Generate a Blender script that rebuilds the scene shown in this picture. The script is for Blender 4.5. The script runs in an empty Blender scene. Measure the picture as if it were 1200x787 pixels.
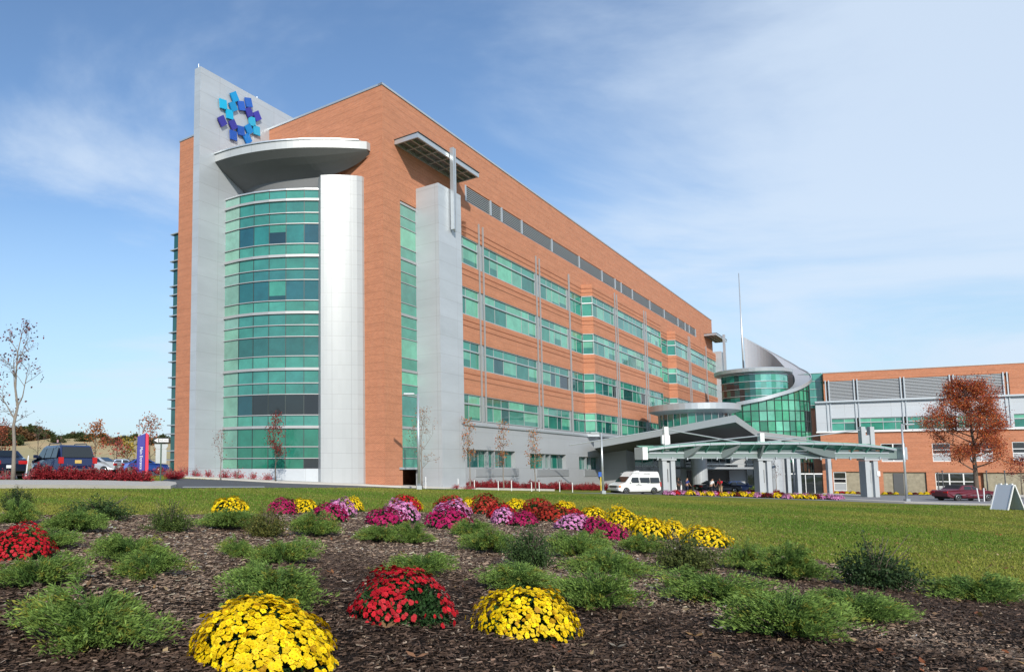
import bpy, bmesh, math, random
import numpy as np
from mathutils import Vector, Matrix
random.seed(7); RNG = np.random.default_rng(7)
C = bpy.context.scene
COL = C.collection
# ------------------------------------------------------------------ camera maths (1200x787 photograph pixels)
F, PX, PY = 850., 375., 472.
P = math.atan(76.2/850)
def ray(px, py):
    cx = (px-PX)/F; cy = -(py-PY)/F
    return (cx, math.cos(P)-math.sin(P)*cy, math.sin(P)+math.cos(P)*cy)
def sstep(a, b, t):
    t = min(1, max(0, (t-a)/(b-a))); return t*t*(3-2*t)
def T(x, y):
    """height of the ground relative to the eye"""
    a = -1.143-.044*x
    if a < -2.5: a = -2.5-.45*(1-math.exp(-(-2.5-a)/.45))
    if a > -.75: a = -.75+.3*(1-math.exp(-(a+.75)/.3))
    a -= .75*sstep(76, 100, y)*sstep(40, 62, x)
    return a
def at(px, py, Y):
    r = ray(px, py); k = Y/r[1]; return Vector((r[0]*k, Y, r[2]*k))
def gnd(px, py):
    r = ray(px, py); y = 3.
    while y < 400:
        k = y/r[1]
        if r[2]*k <= T(r[0]*k, y): break
        y += .05 if y < 20 else .25
    k = y/r[1]
    return Vector((r[0]*k, y, T(r[0]*k, y)))
def scale_at(Y): return F/Y   # pixels per metre
A0 = math.atan2(700, 853.4)
D = Vector((math.sin(A0), math.cos(A0), 0)); NR = Vector((D.y, -D.x, 0)); LD = -NR
_r = ray(451, 548.2); CO = Vector((53.3*_r[0]/_r[1], 53.3, 0))
Zv = Vector((0, 0, 1))
def R(s, out, z): return CO+D*s+NR*out+Zv*z          # long facade frame
def Lf(t, out, z): return CO+LD*t-D*out+Zv*z         # short facade frame
P0 = Vector((74.4, 107., 0)); D2 = Vector((.876, -.482, 0)).normalized(); N2 = Vector((-.482, -.876, 0)).normalized()
def W(s, out, z): return P0+D2*s+N2*out+Zv*z         # right wing frame
# ------------------------------------------------------------------ materials
MATS = {}
def newmat(name):
    m = bpy.data.materials.new(name); m.use_nodes = True
    nt = m.node_tree; b = nt.nodes['Principled BSDF']
    MATS[name] = m
    return m, nt, b
def N(nt, typ, **kw):
    n = nt.nodes.new(typ)
    for k, v in kw.items(): setattr(n, k, v)
    return n
def plain(name, col, rough=.6, metal=0., noise=.12, nscale=3., bump=0., spec=.5, coat=0., trans=0.):
    m, nt, b = newmat(name)
    b.inputs['Roughness'].default_value = rough; b.inputs['Metallic'].default_value = metal
    b.inputs['Specular IOR Level'].default_value = spec
    b.inputs['Coat Weight'].default_value = coat; b.inputs['Coat Roughness'].default_value = .05
    tc = N(nt, 'ShaderNodeTexCoord'); nz = N(nt, 'ShaderNodeTexNoise'); nz.inputs['Scale'].default_value = nscale
    nz.inputs['Detail'].default_value = 6
    nt.links.new(tc.outputs['Object'], nz.inputs['Vector'])
    mr = N(nt, 'ShaderNodeMapRange'); mr.inputs[3].default_value = 1-noise; mr.inputs[4].default_value = 1+noise
    nt.links.new(nz.outputs[0], mr.inputs[0])
    mx = N(nt, 'ShaderNodeVectorMath', operation='SCALE'); mx.inputs[0].default_value = col[:3]
    nt.links.new(mr.outputs[0], mx.inputs['Scale']); nt.links.new(mx.outputs[0], b.inputs['Base Color'])
    if bump:
        bp = N(nt, 'ShaderNodeBump'); bp.inputs['Strength'].default_value = bump; bp.inputs['Distance'].default_value = .02
        nt.links.new(nz.outputs[0], bp.inputs['Height']); nt.links.new(bp.outputs[0], b.inputs['Normal'])
    return m
def brickmat(name, c1, c2, mortar, bw=.21, bh=.075, ms=.012, rough=.85, bump=.4, off=.5, metal=0., var=.11, spec=.3):
    m, nt, b = newmat(name)
    b.inputs['Roughness'].default_value = rough; b.inputs['Metallic'].default_value = metal
    b.inputs['Specular IOR Level'].default_value = spec
    uv = N(nt, 'ShaderNodeUVMap'); br = N(nt, 'ShaderNodeTexBrick'); br.offset = off
    br.inputs['Scale'].default_value = 1; br.inputs['Brick Width'].default_value = bw; br.inputs['Row Height'].default_value = bh
    br.inputs['Mortar Size'].default_value = ms; br.inputs['Mortar Smooth'].default_value = .3; br.inputs['Bias'].default_value = 0
    br.inputs['Color1'].default_value = (*c1, 1); br.inputs['Color2'].default_value = (*c2, 1); br.inputs['Mortar'].default_value = (*mortar, 1)
    nt.links.new(uv.outputs[0], br.inputs['Vector'])
    nz = N(nt, 'ShaderNodeTexNoise'); nz.inputs['Scale'].default_value = .9 if name == 'brick' else .35; nz.inputs['Detail'].default_value = 10; nz.inputs['Roughness'].default_value = .65
    sc = N(nt, 'ShaderNodeVectorMath', operation='MULTIPLY'); sc.inputs[1].default_value = (.5, 1.8, 1)
    nt.links.new(uv.outputs[0], sc.inputs[0]); nt.links.new(sc.outputs[0], nz.inputs['Vector'])
    mr = N(nt, 'ShaderNodeMapRange'); mr.inputs[3].default_value = 1-var; mr.inputs[4].default_value = 1+var
    mr.inputs[1].default_value = .3; mr.inputs[2].default_value = .7
    nt.links.new(nz.outputs[0], mr.inputs[0])
    mx = N(nt, 'ShaderNodeVectorMath', operation='SCALE')
    nt.links.new(br.outputs['Color'], mx.inputs[0]); nt.links.new(mr.outputs[0], mx.inputs['Scale'])
    if name == 'brick':   # a slightly darker header course every eight rows
        sxy = N(nt, 'ShaderNodeSeparateXYZ'); nt.links.new(uv.outputs[0], sxy.inputs[0])
        md = N(nt, 'ShaderNodeMath', operation='FRACT'); dv_ = N(nt, 'ShaderNodeMath', operation='DIVIDE'); nt.links.new(sxy.outputs[1], dv_.inputs[0]); dv_.inputs[1].default_value = .6; nt.links.new(dv_.outputs[0], md.inputs[0])
        lt = N(nt, 'ShaderNodeMath', operation='LESS_THAN'); nt.links.new(md.outputs[0], lt.inputs[0]); lt.inputs[1].default_value = .13
        m2 = N(nt, 'ShaderNodeMapRange'); nt.links.new(lt.outputs[0], m2.inputs[0]); m2.inputs[3].default_value = 1.01; m2.inputs[4].default_value = .88
        mz = N(nt, 'ShaderNodeVectorMath', operation='SCALE'); nt.links.new(mx.outputs[0], mz.inputs[0]); nt.links.new(m2.outputs[0], mz.inputs['Scale']); mx = mz
    nt.links.new(mx.outputs[0], b.inputs['Base Color'])
    bp = N(nt, 'ShaderNodeBump', invert=True); bp.inputs['Strength'].default_value = bump; bp.inputs['Distance'].default_value = .01
    nt.links.new(br.outputs['Fac'], bp.inputs['Height']); nt.links.new(bp.outputs[0], b.inputs['Normal'])
    return m
def attrmat(name, rough=.6, spec=.4, metal=0., coat=0., ior=1.45, mul=1., transl=0., jitter=0.):
    """colour comes from the face's own colour attribute 'Col'"""
    m, nt, b = newmat(name)
    at_ = N(nt, 'ShaderNodeAttribute', attribute_name='Col')
    b.inputs['Roughness'].default_value = rough; b.inputs['Specular IOR Level'].default_value = spec
    b.inputs['Metallic'].default_value = metal; b.inputs['IOR'].default_value = ior
    b.inputs['Coat Weight'].default_value = coat; b.inputs['Coat Roughness'].default_value = .03
    nt.links.new(at_.outputs['Color'], b.inputs['Base Color'])
    if transl:
        tr = N(nt, 'ShaderNodeBsdfTranslucent'); nt.links.new(at_.outputs['Color'], tr.inputs[0])
        mx = N(nt, 'ShaderNodeMixShader'); mx.inputs[0].default_value = transl
        nt.links.new(b.outputs[0], mx.inputs[1]); nt.links.new(tr.outputs[0], mx.inputs[2])
        nt.links.new(mx.outputs[0], nt.nodes['Material Output'].inputs[0])
    return m
BRICK = brickmat('brick', (.50, .168, .074), (.40, .122, .052), (.48, .30, .21), bump=.3)
BRICK_SOLDIER = brickmat('brick_course', (.36, .105, .045), (.30, .085, .04), (.40, .22, .14), bw=.075, bh=.3)
PANEL = brickmat('metal_panel', (.47, .505, .54), (.45, .485, .515), (.37, .39, .41), bw=3.2, bh=1.48, ms=.018, rough=.42, metal=.25, var=.09, bump=.2, off=0., spec=.5)
PANELW = brickmat('white_metal_panel', (.42, .44, .45), (.40, .42, .43), (.28, .29, .30), bw=2.4, bh=1.1, ms=.014, rough=.38, metal=.15, var=.03, bump=.2, off=0., spec=.5)
STONEBAND = brickmat('grey_base_panel', (.36, .38, .40), (.35, .37, .39), (.28, .30, .31), bw=4.4, bh=1.6, ms=.015, rough=.6, metal=.05, var=.05, bump=.15, off=0.)
METAL = plain('aluminium', (.49, .525, .55), .35, .55, .05)
METALD = plain('dark_metal', (.10, .105, .11), .45, .4, .08)
FRAME = plain('window_frame_metal', (.42, .46, .47), .4, .4, .05)
FRAMEDK = plain('dark_frame', (.035, .05, .05), .5, .2, .05)
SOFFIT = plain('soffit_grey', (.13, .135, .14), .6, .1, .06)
CORE = plain('dark_core', (.03, .035, .035), .8)
WHITE = plain('white_paint', (.75, .76, .76), .4, 0, .03)
CONC = plain('concrete', (.42, .40, .36), .9, 0, .15, 2., .15)
def glassmat():
    m, nt, b = newmat('tinted_glass')
    a = N(nt, 'ShaderNodeAttribute', attribute_name='Col')
    b.inputs['Roughness'].default_value = .04; b.inputs['IOR'].default_value = 1.75
    b.inputs['Specular IOR Level'].default_value = .5
    tc = N(nt, 'ShaderNodeTexCoord'); nz = N(nt, 'ShaderNodeTexNoise'); nz.inputs['Scale'].default_value = .5
    n3 = N(nt, 'ShaderNodeTexNoise'); n3.inputs['Scale'].default_value = .9; n3.inputs['Detail'].default_value = 5; n3.inputs['Roughness'].default_value = .65; nt.links.new(tc.outputs['Object'], n3.inputs['Vector'])
    m3 = N(nt, 'ShaderNodeMapRange'); m3.inputs[1].default_value = .32; m3.inputs[2].default_value = .68; m3.inputs[3].default_value = .78; m3.inputs[4].default_value = 1.15; nt.links.new(n3.outputs[0], m3.inputs[0])
    s3 = N(nt, 'ShaderNodeVectorMath', operation='SCALE'); nt.links.new(a.outputs['Color'], s3.inputs[0]); nt.links.new(m3.outputs[0], s3.inputs['Scale']); nt.links.new(s3.outputs[0], b.inputs['Base Color'])
    nt.links.new(tc.outputs['Object'], nz.inputs['Vector'])
    bp = N(nt, 'ShaderNodeBump'); bp.inputs['Strength'].default_value = .25; bp.inputs['Distance'].default_value = .05
    nt.links.new(nz.outputs[0], bp.inputs['Height']); nt.links.new(bp.outputs[0], b.inputs['Normal'])
    return m
GLASS = glassmat()
# ------------------------------------------------------------------ mesh builder
class MB:
    def __init__(s): s.v = []; s.f = []; s.c = []; s.m = []
    def quad(s, pts, col=(1, 1, 1), mi=0):
        n = len(s.v); s.v += [tuple(p) for p in pts]; s.f.append(tuple(range(n, n+len(pts)))); s.c.append(col); s.m.append(mi)
    def solid(s, base, top, col=(1, 1, 1), mi=0):
        """closed solid between two rings of points"""
        n = len(s.v); k = len(base)
        s.v += [tuple(p) for p in base]+[tuple(p) for p in top]
        fs = [tuple(range(n+k-1, n-1, -1)), tuple(range(n+k, n+2*k))]
        for i in range(k):
            j = (i+1) % k; fs.append((n+i, n+j, n+k+j, n+k+i))
        s.f += fs; s.c += [col]*len(fs); s.m += [mi]*len(fs)
    def prism(s, fn, poly, z0, z1, col=(1, 1, 1), mi=0):
        s.solid([fn(a, b, z0) for a, b in poly], [fn(a, b, z1) for a, b in poly], col, mi)
    def fbox(s, fn, s0, s1, o0, o1, z0, z1, col=(1, 1, 1), mi=0):
        s.prism(fn, [(s0, o0), (s1, o0), (s1, o1), (s0, o1)], z0, z1, col, mi)
    def box(s, c, sz, ax=None, col=(1, 1, 1), mi=0):
        """box centred at c with full sizes sz along axes ax"""
        X, Y, Z = ax or (Vector((1, 0, 0)), Vector((0, 1, 0)), Zv)
        c = Vector(c); h = [q/2 for q in sz]
        lo = [c+X*a*h[0]+Y*b*h[1]-Z*h[2] for a, b in ((-1, -1), (1, -1), (1, 1), (-1, 1))]
        s.solid(lo, [p+Z*sz[2] for p in lo], col, mi)
    def tube(s, pts, rad, n=8, col=(1, 1, 1), mi=0, cap=True):
        pts = [Vector(p) for p in pts]
        if not hasattr(rad, '__len__'): rad = [rad]*len(pts)
        base = len(s.v); up = Vector((.13, .31, .94)).normalized()
        for i, p in enumerate(pts):
            d = (pts[min(i+1, len(pts)-1)]-pts[max(i-1, 0)]).normalized()
            a = d.cross(up)
            if a.length < .05: a = d.cross(Vector((1, 0, 0)))
            a.normalize(); b = d.cross(a)
            for k in range(n):
                t = 2*math.pi*k/n
                s.v.append(tuple(p+(a*math.cos(t)+b*math.sin(t))*rad[i]))
        for i in range(len(pts)-1):
            for k in range(n):
                j = (k+1) % n; q = base+i*n
                s.f.append((q+k, q+j, q+n+j, q+n+k)); s.c.append(col); s.m.append(mi)
        if cap:
            s.f.append(tuple(base+k for k in range(n-1, -1, -1))); s.f.append(tuple(base+(len(pts)-1)*n+k for k in range(n)))
            s.c += [col]*2; s.m += [mi]*2
    def revolve(s, c, prof, n=16, ax=(0, 0, 1), col=(1, 1, 1), mi=0):
        """profile of (radius, height) around axis at c"""
        ax = Vector(ax).normalized(); a = ax.orthogonal().normalized(); b = ax.cross(a); base = len(s.v); c = Vector(c)
        for r, h in prof:
            for k in range(n):
                t = 2*math.pi*k/n; s.v.append(tuple(c+ax*h+(a*math.cos(t)+b*math.sin(t))*max(r, 1e-4)))
        for i in range(len(prof)-1):
            for k in range(n):
                j = (k+1) % n; q = base+i*n
                s.f.append((q+k, q+j, q+n+j, q+n+k)); s.c.append(col); s.m.append(mi)
    def build(s, name, mats, parent=None, smooth=False, uv=True, fix=True, bevel=0):
        org = WL.get(parent, Vector((0, 0, 0))) if parent else Vector((0, 0, 0))
        v = np.array(s.v, dtype=np.float32)-np.array(org, dtype=np.float32)
        me = bpy.data.meshes.new(name); me.from_pydata(v.tolist(), [], s.f)
        if not isinstance(mats, (list, tuple)): mats = [mats]
        for m in mats: me.materials.append(m)
        me.polygons.foreach_set('material_index', s.m)
        ca = me.attributes.new('Col', 'FLOAT_COLOR', 'CORNER')
        lt = np.array([len(f) for f in s.f]); cc = np.array([(c[0], c[1], c[2], 1) for c in s.c], dtype=np.float32)
        ca.data.foreach_set('color', np.repeat(cc, lt, axis=0).ravel())
        if fix:
            bm = bmesh.new(); bm.from_mesh(me); bmesh.ops.recalc_face_normals(bm, faces=bm.faces); bm.to_mesh(me); bm.free()
        if uv:
            ul = me.uv_layers.new(name='UVMap')
            for p in me.polygons:
                n = p.normal
                if abs(n.z) < .8:
                    u = Vector((-n.y, n.x, 0)).normalized()
                    for li in p.loop_indices:
                        q = s_v(me, li)+org; ul.data[li].uv = (q.dot(u), q.z)
                else:
                    for li in p.loop_indices:
                        q = s_v(me, li)+org; ul.data[li].uv = (q.x, q.y)
        if smooth: me.polygons.foreach_set('use_smooth', [True]*len(me.polygons))
        o = bpy.data.objects.new(name, me); COL.objects.link(o)
        if parent: o.parent = parent; WL[o] = org
        if bevel:
            bv = o.modifiers.new('bevel', 'BEVEL'); bv.width = bevel; bv.segments = 2; bv.limit_method = 'ANGLE'; bv.angle_limit = .6
        return o
def s_v(me, li): return me.vertices[me.loops[li].vertex_index].co
WL = {}
def tag(o, label=None, cat=None, group=None, kind=None):
    if label: o['label'] = label
    if cat: o['category'] = cat
    if group: o['group'] = group
    if kind: o['kind'] = kind
    return o
def thing(name, label, cat, loc, group=None, rz=0):
    o = bpy.data.objects.new(name, None); COL.objects.link(o); o.location = loc; o.rotation_euler = (0, 0, rz)
    o.empty_display_size = .3
    WL[o] = Vector(loc); return tag(o, label, cat, group)
def local_thing(name, label, cat, loc, rz=0, group=None):
    """children of this one are modelled around the origin"""
    o = thing(name, label, cat, loc, group, rz); WL[o] = Vector((0, 0, 0)); return o
def copy_tree(o, loc=None, rz=None, sc=None, label=None):
    c = o.copy(); COL.objects.link(c)
    if loc is not None: c.location = loc
    if rz is not None: c.rotation_euler = (0, 0, rz)
    if sc is not None: c.scale = sc if hasattr(sc, '__len__') else (sc, sc, sc)
    if label: c['label'] = label
    for ch in list(o.children):
        d = ch.copy(); COL.objects.link(d); d.parent = c
        for g in list(ch.children):
            e = g.copy(); COL.objects.link(e); e.parent = d
    return c
def npmesh(name, quads, cols, mat, parent=None, tri=False):
    """quads: (n,4,3) array of separate faces, cols (n,3)"""
    q = np.asarray(quads, dtype=np.float32); n, k = q.shape[:2]
    me = bpy.data.meshes.new(name)
    me.vertices.add(n*k); me.vertices.foreach_set('co', q.reshape(-1))
    me.loops.add(n*k); me.loops.foreach_set('vertex_index', np.arange(n*k, dtype=np.int32))
    me.polygons.add(n); me.polygons.foreach_set('loop_start', np.arange(0, n*k, k, dtype=np.int32))
    ca = me.attributes.new('Col', 'FLOAT_COLOR', 'POINT')
    c4 = np.ones((n, 4), dtype=np.float32); c4[:, :3] = cols
    ca.data.foreach_set('color', np.repeat(c4, k, axis=0).ravel())
    me.materials.append(mat); me.update(calc_edges=True)
    o = bpy.data.objects.new(name, me); COL.objects.link(o)
    if parent: o.parent = parent
    return o
# ------------------------------------------------------------------ camera, render settings, light
cam = bpy.data.cameras.new('camera'); cam.sensor_width = 36; cam.lens = F/1200*36
cam.shift_x = (600-PX)/1200; cam.shift_y = (PY-393.5)/1200; cam.clip_end = 5000; cam.clip_start = .1
co = bpy.data.objects.new('camera', cam); COL.objects.link(co); co.rotation_euler = (math.pi/2+P, 0, 0); C.camera = co
C.view_settings.view_transform = 'Standard'; C.view_settings.look = 'None'; C.view_settings.gamma = 1
C.view_settings.exposure = .12
SUN = Vector((.048, -1.519, .88)).normalized()
ld = bpy.data.lights.new('sun', 'SUN'); ld.energy = 4.2; ld.angle = math.radians(.6); ld.color = (1, .93, .82)
lo = bpy.data.objects.new('sun', ld); COL.objects.link(lo); lo.rotation_euler = (-SUN).to_track_quat('-Z', 'Y').to_euler()
w = bpy.data.worlds.new('World'); C.world = w; w.use_nodes = True; nt = w.node_tree
sky = N(nt, 'ShaderNodeTexSky', sky_type='NISHITA'); sky.sun_disc = False; sky.sun_elevation = math.asin(SUN.z)
sky.sun_rotation = math.atan2(SUN.x, SUN.y); sky.air_density = 1.15; sky.dust_density = .2; sky.ozone_density = 4.5
bg = nt.nodes['Background']; bg.inputs[1].default_value = .15
tc = N(nt, 'ShaderNodeTexCoord'); sx = N(nt, 'ShaderNodeSeparateXYZ'); nt.links.new(tc.outputs['Generated'], sx.inputs[0])
zz = N(nt, 'ShaderNodeMath', operation='MAXIMUM'); nt.links.new(sx.outputs[2], zz.inputs[0]); zz.inputs[1].default_value = 0
za = N(nt, 'ShaderNodeMath', operation='ADD'); nt.links.new(zz.outputs[0], za.inputs[0]); za.inputs[1].default_value = .16
dv = N(nt, 'ShaderNodeVectorMath', operation='DIVIDE'); cb = N(nt, 'ShaderNodeCombineXYZ')
for i in range(3): nt.links.new(za.outputs[0], cb.inputs[i])
nt.links.new(tc.outputs['Generated'], dv.inputs[0]); nt.links.new(cb.outputs[0], dv.inputs[1])
mp = N(nt, 'ShaderNodeMapping'); mp.inputs['Rotation'].default_value = (0, 0, .5); mp.inputs['Scale'].default_value = (.55, .8, .0); mp.inputs['Location'].default_value = (4.3, 2.2, 0)
nt.links.new(dv.outputs[0], mp.inputs[0])
n1 = N(nt, 'ShaderNodeTexNoise'); n1.inputs['Scale'].default_value = 1.05; n1.inputs['Detail'].default_value = 9; n1.inputs['Roughness'].default_value = .57; n1.inputs['Distortion'].default_value = .5
nt.links.new(mp.outputs[0], n1.inputs['Vector'])
mr = N(nt, 'ShaderNodeMapRange', interpolation_type='SMOOTHSTEP'); mr.inputs[1].default_value = .42; mr.inputs[2].default_value = .66; mr.inputs[3].default_value = .0; mr.inputs[4].default_value = .82
# more cloud to the east (right) and low down
xr = N(nt, 'ShaderNodeMath', operation='MULTIPLY_ADD'); nt.links.new(sx.outputs[0], xr.inputs[0]); xr.inputs[1].default_value = .19; nt.links.new(n1.outputs[0], xr.inputs[2])
nt.links.new(xr.outputs[0], mr.inputs[0])
# whitish veil towards the horizon
vl = N(nt, 'ShaderNodeMapRange'); vl.inputs[1].default_value = 0; vl.inputs[2].default_value = .34; vl.inputs[3].default_value = .9; vl.inputs[4].default_value = .0
nt.links.new(zz.outputs[0], vl.inputs[0])
mxv = N(nt, 'ShaderNodeMix', data_type='RGBA'); nt.links.new(vl.outputs[0], mxv.inputs[0]); nt.links.new(sky.outputs[0], mxv.inputs[6]); mxv.inputs[7].default_value = (3.2, 4.35, 5.3, 1)
mxc = N(nt, 'ShaderNodeMix', data_type='RGBA'); nt.links.new(mr.outputs[0], mxc.inputs[0]); nt.links.new(mxv.outputs[2], mxc.inputs[6])
mxc.inputs[7].default_value = (4.4, 5.15, 6.1, 1)
nt.links.new(mxc.outputs[2], bg.inputs[0])
# ------------------------------------------------------------------ ground
def grad_list(lo, hi, a, b, step):
    L = list(np.arange(a, b+.01, step)); d = step
    while L[-1] < hi: d *= 1.35; L.append(L[-1]+d)
    d = step
    while L[0] > lo: d *= 1.35; L.insert(0, L[0]-d)
    return L
def groundmat():
    m, nt, b = newmat('lawn_soil')
    b.inputs['Roughness'].default_value = .95; b.inputs['Specular IOR Level'].default_value = .1
    tc = N(nt, 'ShaderNodeTexCoord')
    n1 = N(nt, 'ShaderNodeTexNoise'); n1.inputs['Scale'].default_value = .16; n1.inputs['Detail'].default_value = 5
    n2 = N(nt, 'ShaderNodeTexNoise'); n2.inputs['Scale'].default_value = 9; n2.inputs['Detail'].default_value = 8; n2.inputs['Roughness'].default_value = .7
    nt.links.new(tc.outputs['Object'], n1.inputs['Vector']); nt.links.new(tc.outputs['Object'], n2.inputs['Vector'])
    r1 = N(nt, 'ShaderNodeValToRGB'); r1.color_ramp.elements[0].position = .38; r1.color_ramp.elements[1].position = .62
    r1.color_ramp.elements[0].color = (.12, .155, .022, 1); r1.color_ramp.elements[1].color = (.20, .19, .03, 1)
    nt.links.new(n1.outputs[0], r1.inputs[0])
    mr = N(nt, 'ShaderNodeMapRange'); mr.inputs[1].default_value = .3; mr.inputs[2].default_value = .7; mr.inputs[3].default_value = .6; mr.inputs[4].default_value = 1.35
    nt.links.new(n2.outputs[0], mr.inputs[0])
    mx = N(nt, 'ShaderNodeVectorMath', operation='SCALE'); nt.links.new(r1.outputs[0], mx.inputs[0]); nt.links.new(mr.outputs[0], mx.inputs['Scale'])
    nt.links.new(mx.outputs[0], b.inputs['Base Color'])
    return m
xs = grad_list(-900, 900, -40, 110, 1.5); ys = grad_list(-60, 1500, -5, 125, 1.5)
mb = MB(); nx = len(xs)
mb.v = [(x, y, T(x, y)) for y in ys for x in xs]
for j in range(len(ys)-1):
    for i in range(nx-1): mb.f.append((j*nx+i, j*nx+i+1, (j+1)*nx+i+1, (j+1)*nx+i))
mb.c = [(1, 1, 1)]*len(mb.f); mb.m = [0]*len(mb.f)
print('walk', g2(196,556.5), g2(200,559.5)) if 0 else None
g = mb.build('ground', groundmat(), uv=False, smooth=True); tag(g, kind='structure')
def drape(name, poly, off, mat, kind='structure', thick=0, step=1.5, noise=0):
    """flat sheet following the ground; poly in world xy"""
    bm = bmesh.new(); vs = [bm.verts.new((p[0], p[1], 0)) for p in poly]; bm.faces.new(vs)
    x0 = min(p[0] for p in poly); x1 = max(p[0] for p in poly); y0 = min(p[1] for p in poly); y1 = max(p[1] for p in poly)
    for ax, lo, hi in ((0, x0, x1), (1, y0, y1)):
        k = math.floor(lo/step)*step
        while k < hi:
            co_ = (k, 0, 0) if ax == 0 else (0, k, 0); no = (1, 0, 0) if ax == 0 else (0, 1, 0)
            bmesh.ops.bisect_plane(bm, geom=bm.verts[:]+bm.edges[:]+bm.faces[:], plane_co=co_, plane_no=no); k += step
    bmesh.ops.recalc_face_normals(bm, faces=bm.faces)
    for f in bm.faces:
        if f.normal.z < 0: f.normal_flip()
    if thick:
        bd = [e for e in bm.edges if e.is_boundary]
        r = bmesh.ops.extrude_edge_only(bm, edges=bd); low = set(v for v in r['geom'] if isinstance(v, bmesh.types.BMVert))
    else: low = set()
    for v in bm.verts:
        v.co.z = T(v.co.x, v.co.y)+(off-thick if v in low else off)
    me = bpy.data.meshes.new(name); bm.to_mesh(me); bm.free(); me.materials.append(mat)
    o = bpy.data.objects.new(name, me); COL.objects.link(o); return tag(o, kind=kind)
ASPH = plain('asphalt', (.075, .078, .085), .9, 0, .25, 1.2, .2)
ASPHL = plain('pale_asphalt', (.20, .205, .22), .9, 0, .15, .6, .1)
PAVE = plain('pavement_concrete', (.50, .48, .43), .9, 0, .12, 1.5, .1)
def g2(px, py): p = gnd(px, py); return (p.x, p.y)
# parking lot behind the hedge (left)
drape('parking_lot', [(-60, 37), (-14.2, 37), (-12.5, 48), (-18, 120), (-90, 120)], .006, ASPH)
# access road between lawn and building
def strip_between(front, back): return front+back[::-1]
road = [g2(186, 565), g2(205, 572.3), g2(330, 571.6), g2(440, 571.3), g2(500, 573), g2(540, 573.2)]
roadb = [g2(200, 559.5), g2(212, 560.5), g2(262, 562.2), g2(330, 566), g2(420, 569), g2(540, 572.6)]
drape('access_road', strip_between(road, roadb), .012, ASPH)
walk = [g2(200, 559.5), g2(262, 562.2), g2(330, 566), g2(420, 569), g2(470, 571.2), g2(560, 573.4), g2(650, 575.0)]
walkb = [g2(196, 556.5), g2(230, 556.6), g2(270, 557.5), g2(340, 561), g2(420, 566.5), g2(560, 572.2), g2(650, 574.2)]
drape('pavement', strip_between(walk, walkb), .12, PAVE, thick=.12)
# kerb island at the left with the pylon sign
drape('kerb', [g2(-120, 566.4), g2(196, 566.3), g2(206, 567.5), g2(207, 570), g2(200, 572.6), g2(-120, 572.6)], .13, CONC, thick=.15)
drape('road_marking', [g2(214, 570.4), g2(214, 571.0), g2(310, 570.7), g2(310, 570.2)], .018, WHITE)
# drop-off road on the right
drape('drop_off_road', [g2(655, 577), g2(770, 579.2), g2(985, 586.8), g2(1060, 590), g2(1200, 594), (80, 38), (110, 60), (96, 90), (80, 100), (60, 99), (36, 80)], .01, ASPHL)
drape('entrance_kerb', [g2(985, 585.8), g2(1060, 589.2), g2(1200, 593.2), (64, 39.6), (64.4, 40), g2(1200, 592.2), g2(1060, 588.2), g2(985, 585)], .1, CONC, thick=.1)
drape('footpath', [g2(950, 579.2), g2(1200, 583.5), (105, 62), (102, 70), g2(1200, 580.5), g2(950, 577.5)], .1, PAVE, thick=.1)
# field and hill far left
def hillmat(name, c1, c2):
    m, nt, b = newmat(name); b.inputs['Roughness'].default_value = 1
    tc = N(nt, 'ShaderNodeTexCoord'); n1 = N(nt, 'ShaderNodeTexNoise'); n1.inputs['Scale'].default_value = .03; n1.inputs['Detail'].default_value = 6
    nt.links.new(tc.outputs['Object'], n1.inputs['Vector']); r = N(nt, 'ShaderNodeValToRGB')
    r.color_ramp.elements[0].position = .35; r.color_ramp.elements[1].position = .65
    r.color_ramp.elements[0].color = (*c1, 1); r.color_ramp.elements[1].color = (*c2, 1)
    nt.links.new(n1.outputs[0], r.inputs[0]); nt.links.new(r.outputs[0], b.inputs['Base Color']); return m
mb = MB(); nxh, nyh = 52, 14
for j in range(nyh):
    for i in range(nxh):
        x = -620+i*14.5; y = 180+j*22
        h = 16*sstep(175, 400, y)*(1-.15*math.sin(x*.01))*(1-sstep(400, 470, y)*.6)-1.5+(-1 if j in (0,) else 0)
        h *= 1-.3*sstep(300, 420, -x)
        mb.v.append((x, y, h))
for j in range(nyh-1):
    for i in range(nxh-1): mb.f.append((j*nxh+i, j*nxh+i+1, (j+1)*nxh+i+1, (j+1)*nxh+i))
mb.c = [(1, 1, 1)]*len(mb.f); mb.m = [0]*len(mb.f)
tag(mb.build('hill', hillmat('dry_field', (.42, .31, .16), (.30, .27, .13)), uv=False, smooth=True), kind='structure')
# ------------------------------------------------------------------ main hospital building
hb = thing('hospital_building', 'long five-storey red brick hospital with green ribbon windows, curved glass bay and tall grey fin', 'building', R(0, 0, T(4.7, 53)))
ROOF = 29.3
LVL = [(20.80, 20.64), (19.69,), (18.83,), (17.24,), (16.38, 16.20), (15.25,), (14.40,), (12.80,), (11.94, 11.76), (10.89,), (10.0,), (8.5,), (7.59, 7.41), (6.43,), (5.58,), (4.0,), (3.18, 3.0), (1.61,), (.75,)]
MINT = (.12, .40, .27); TEAL = (.02, .17, .13); SEA = (.045, .25, .185); DEEP = (.012, .085, .08); DARK = (.008, .022, .028)
def jit(c, a=.12):
    k = 1+random.uniform(-a, a); return tuple(q*k*(1+random.uniform(-.04, .04)) for q in c)
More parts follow.
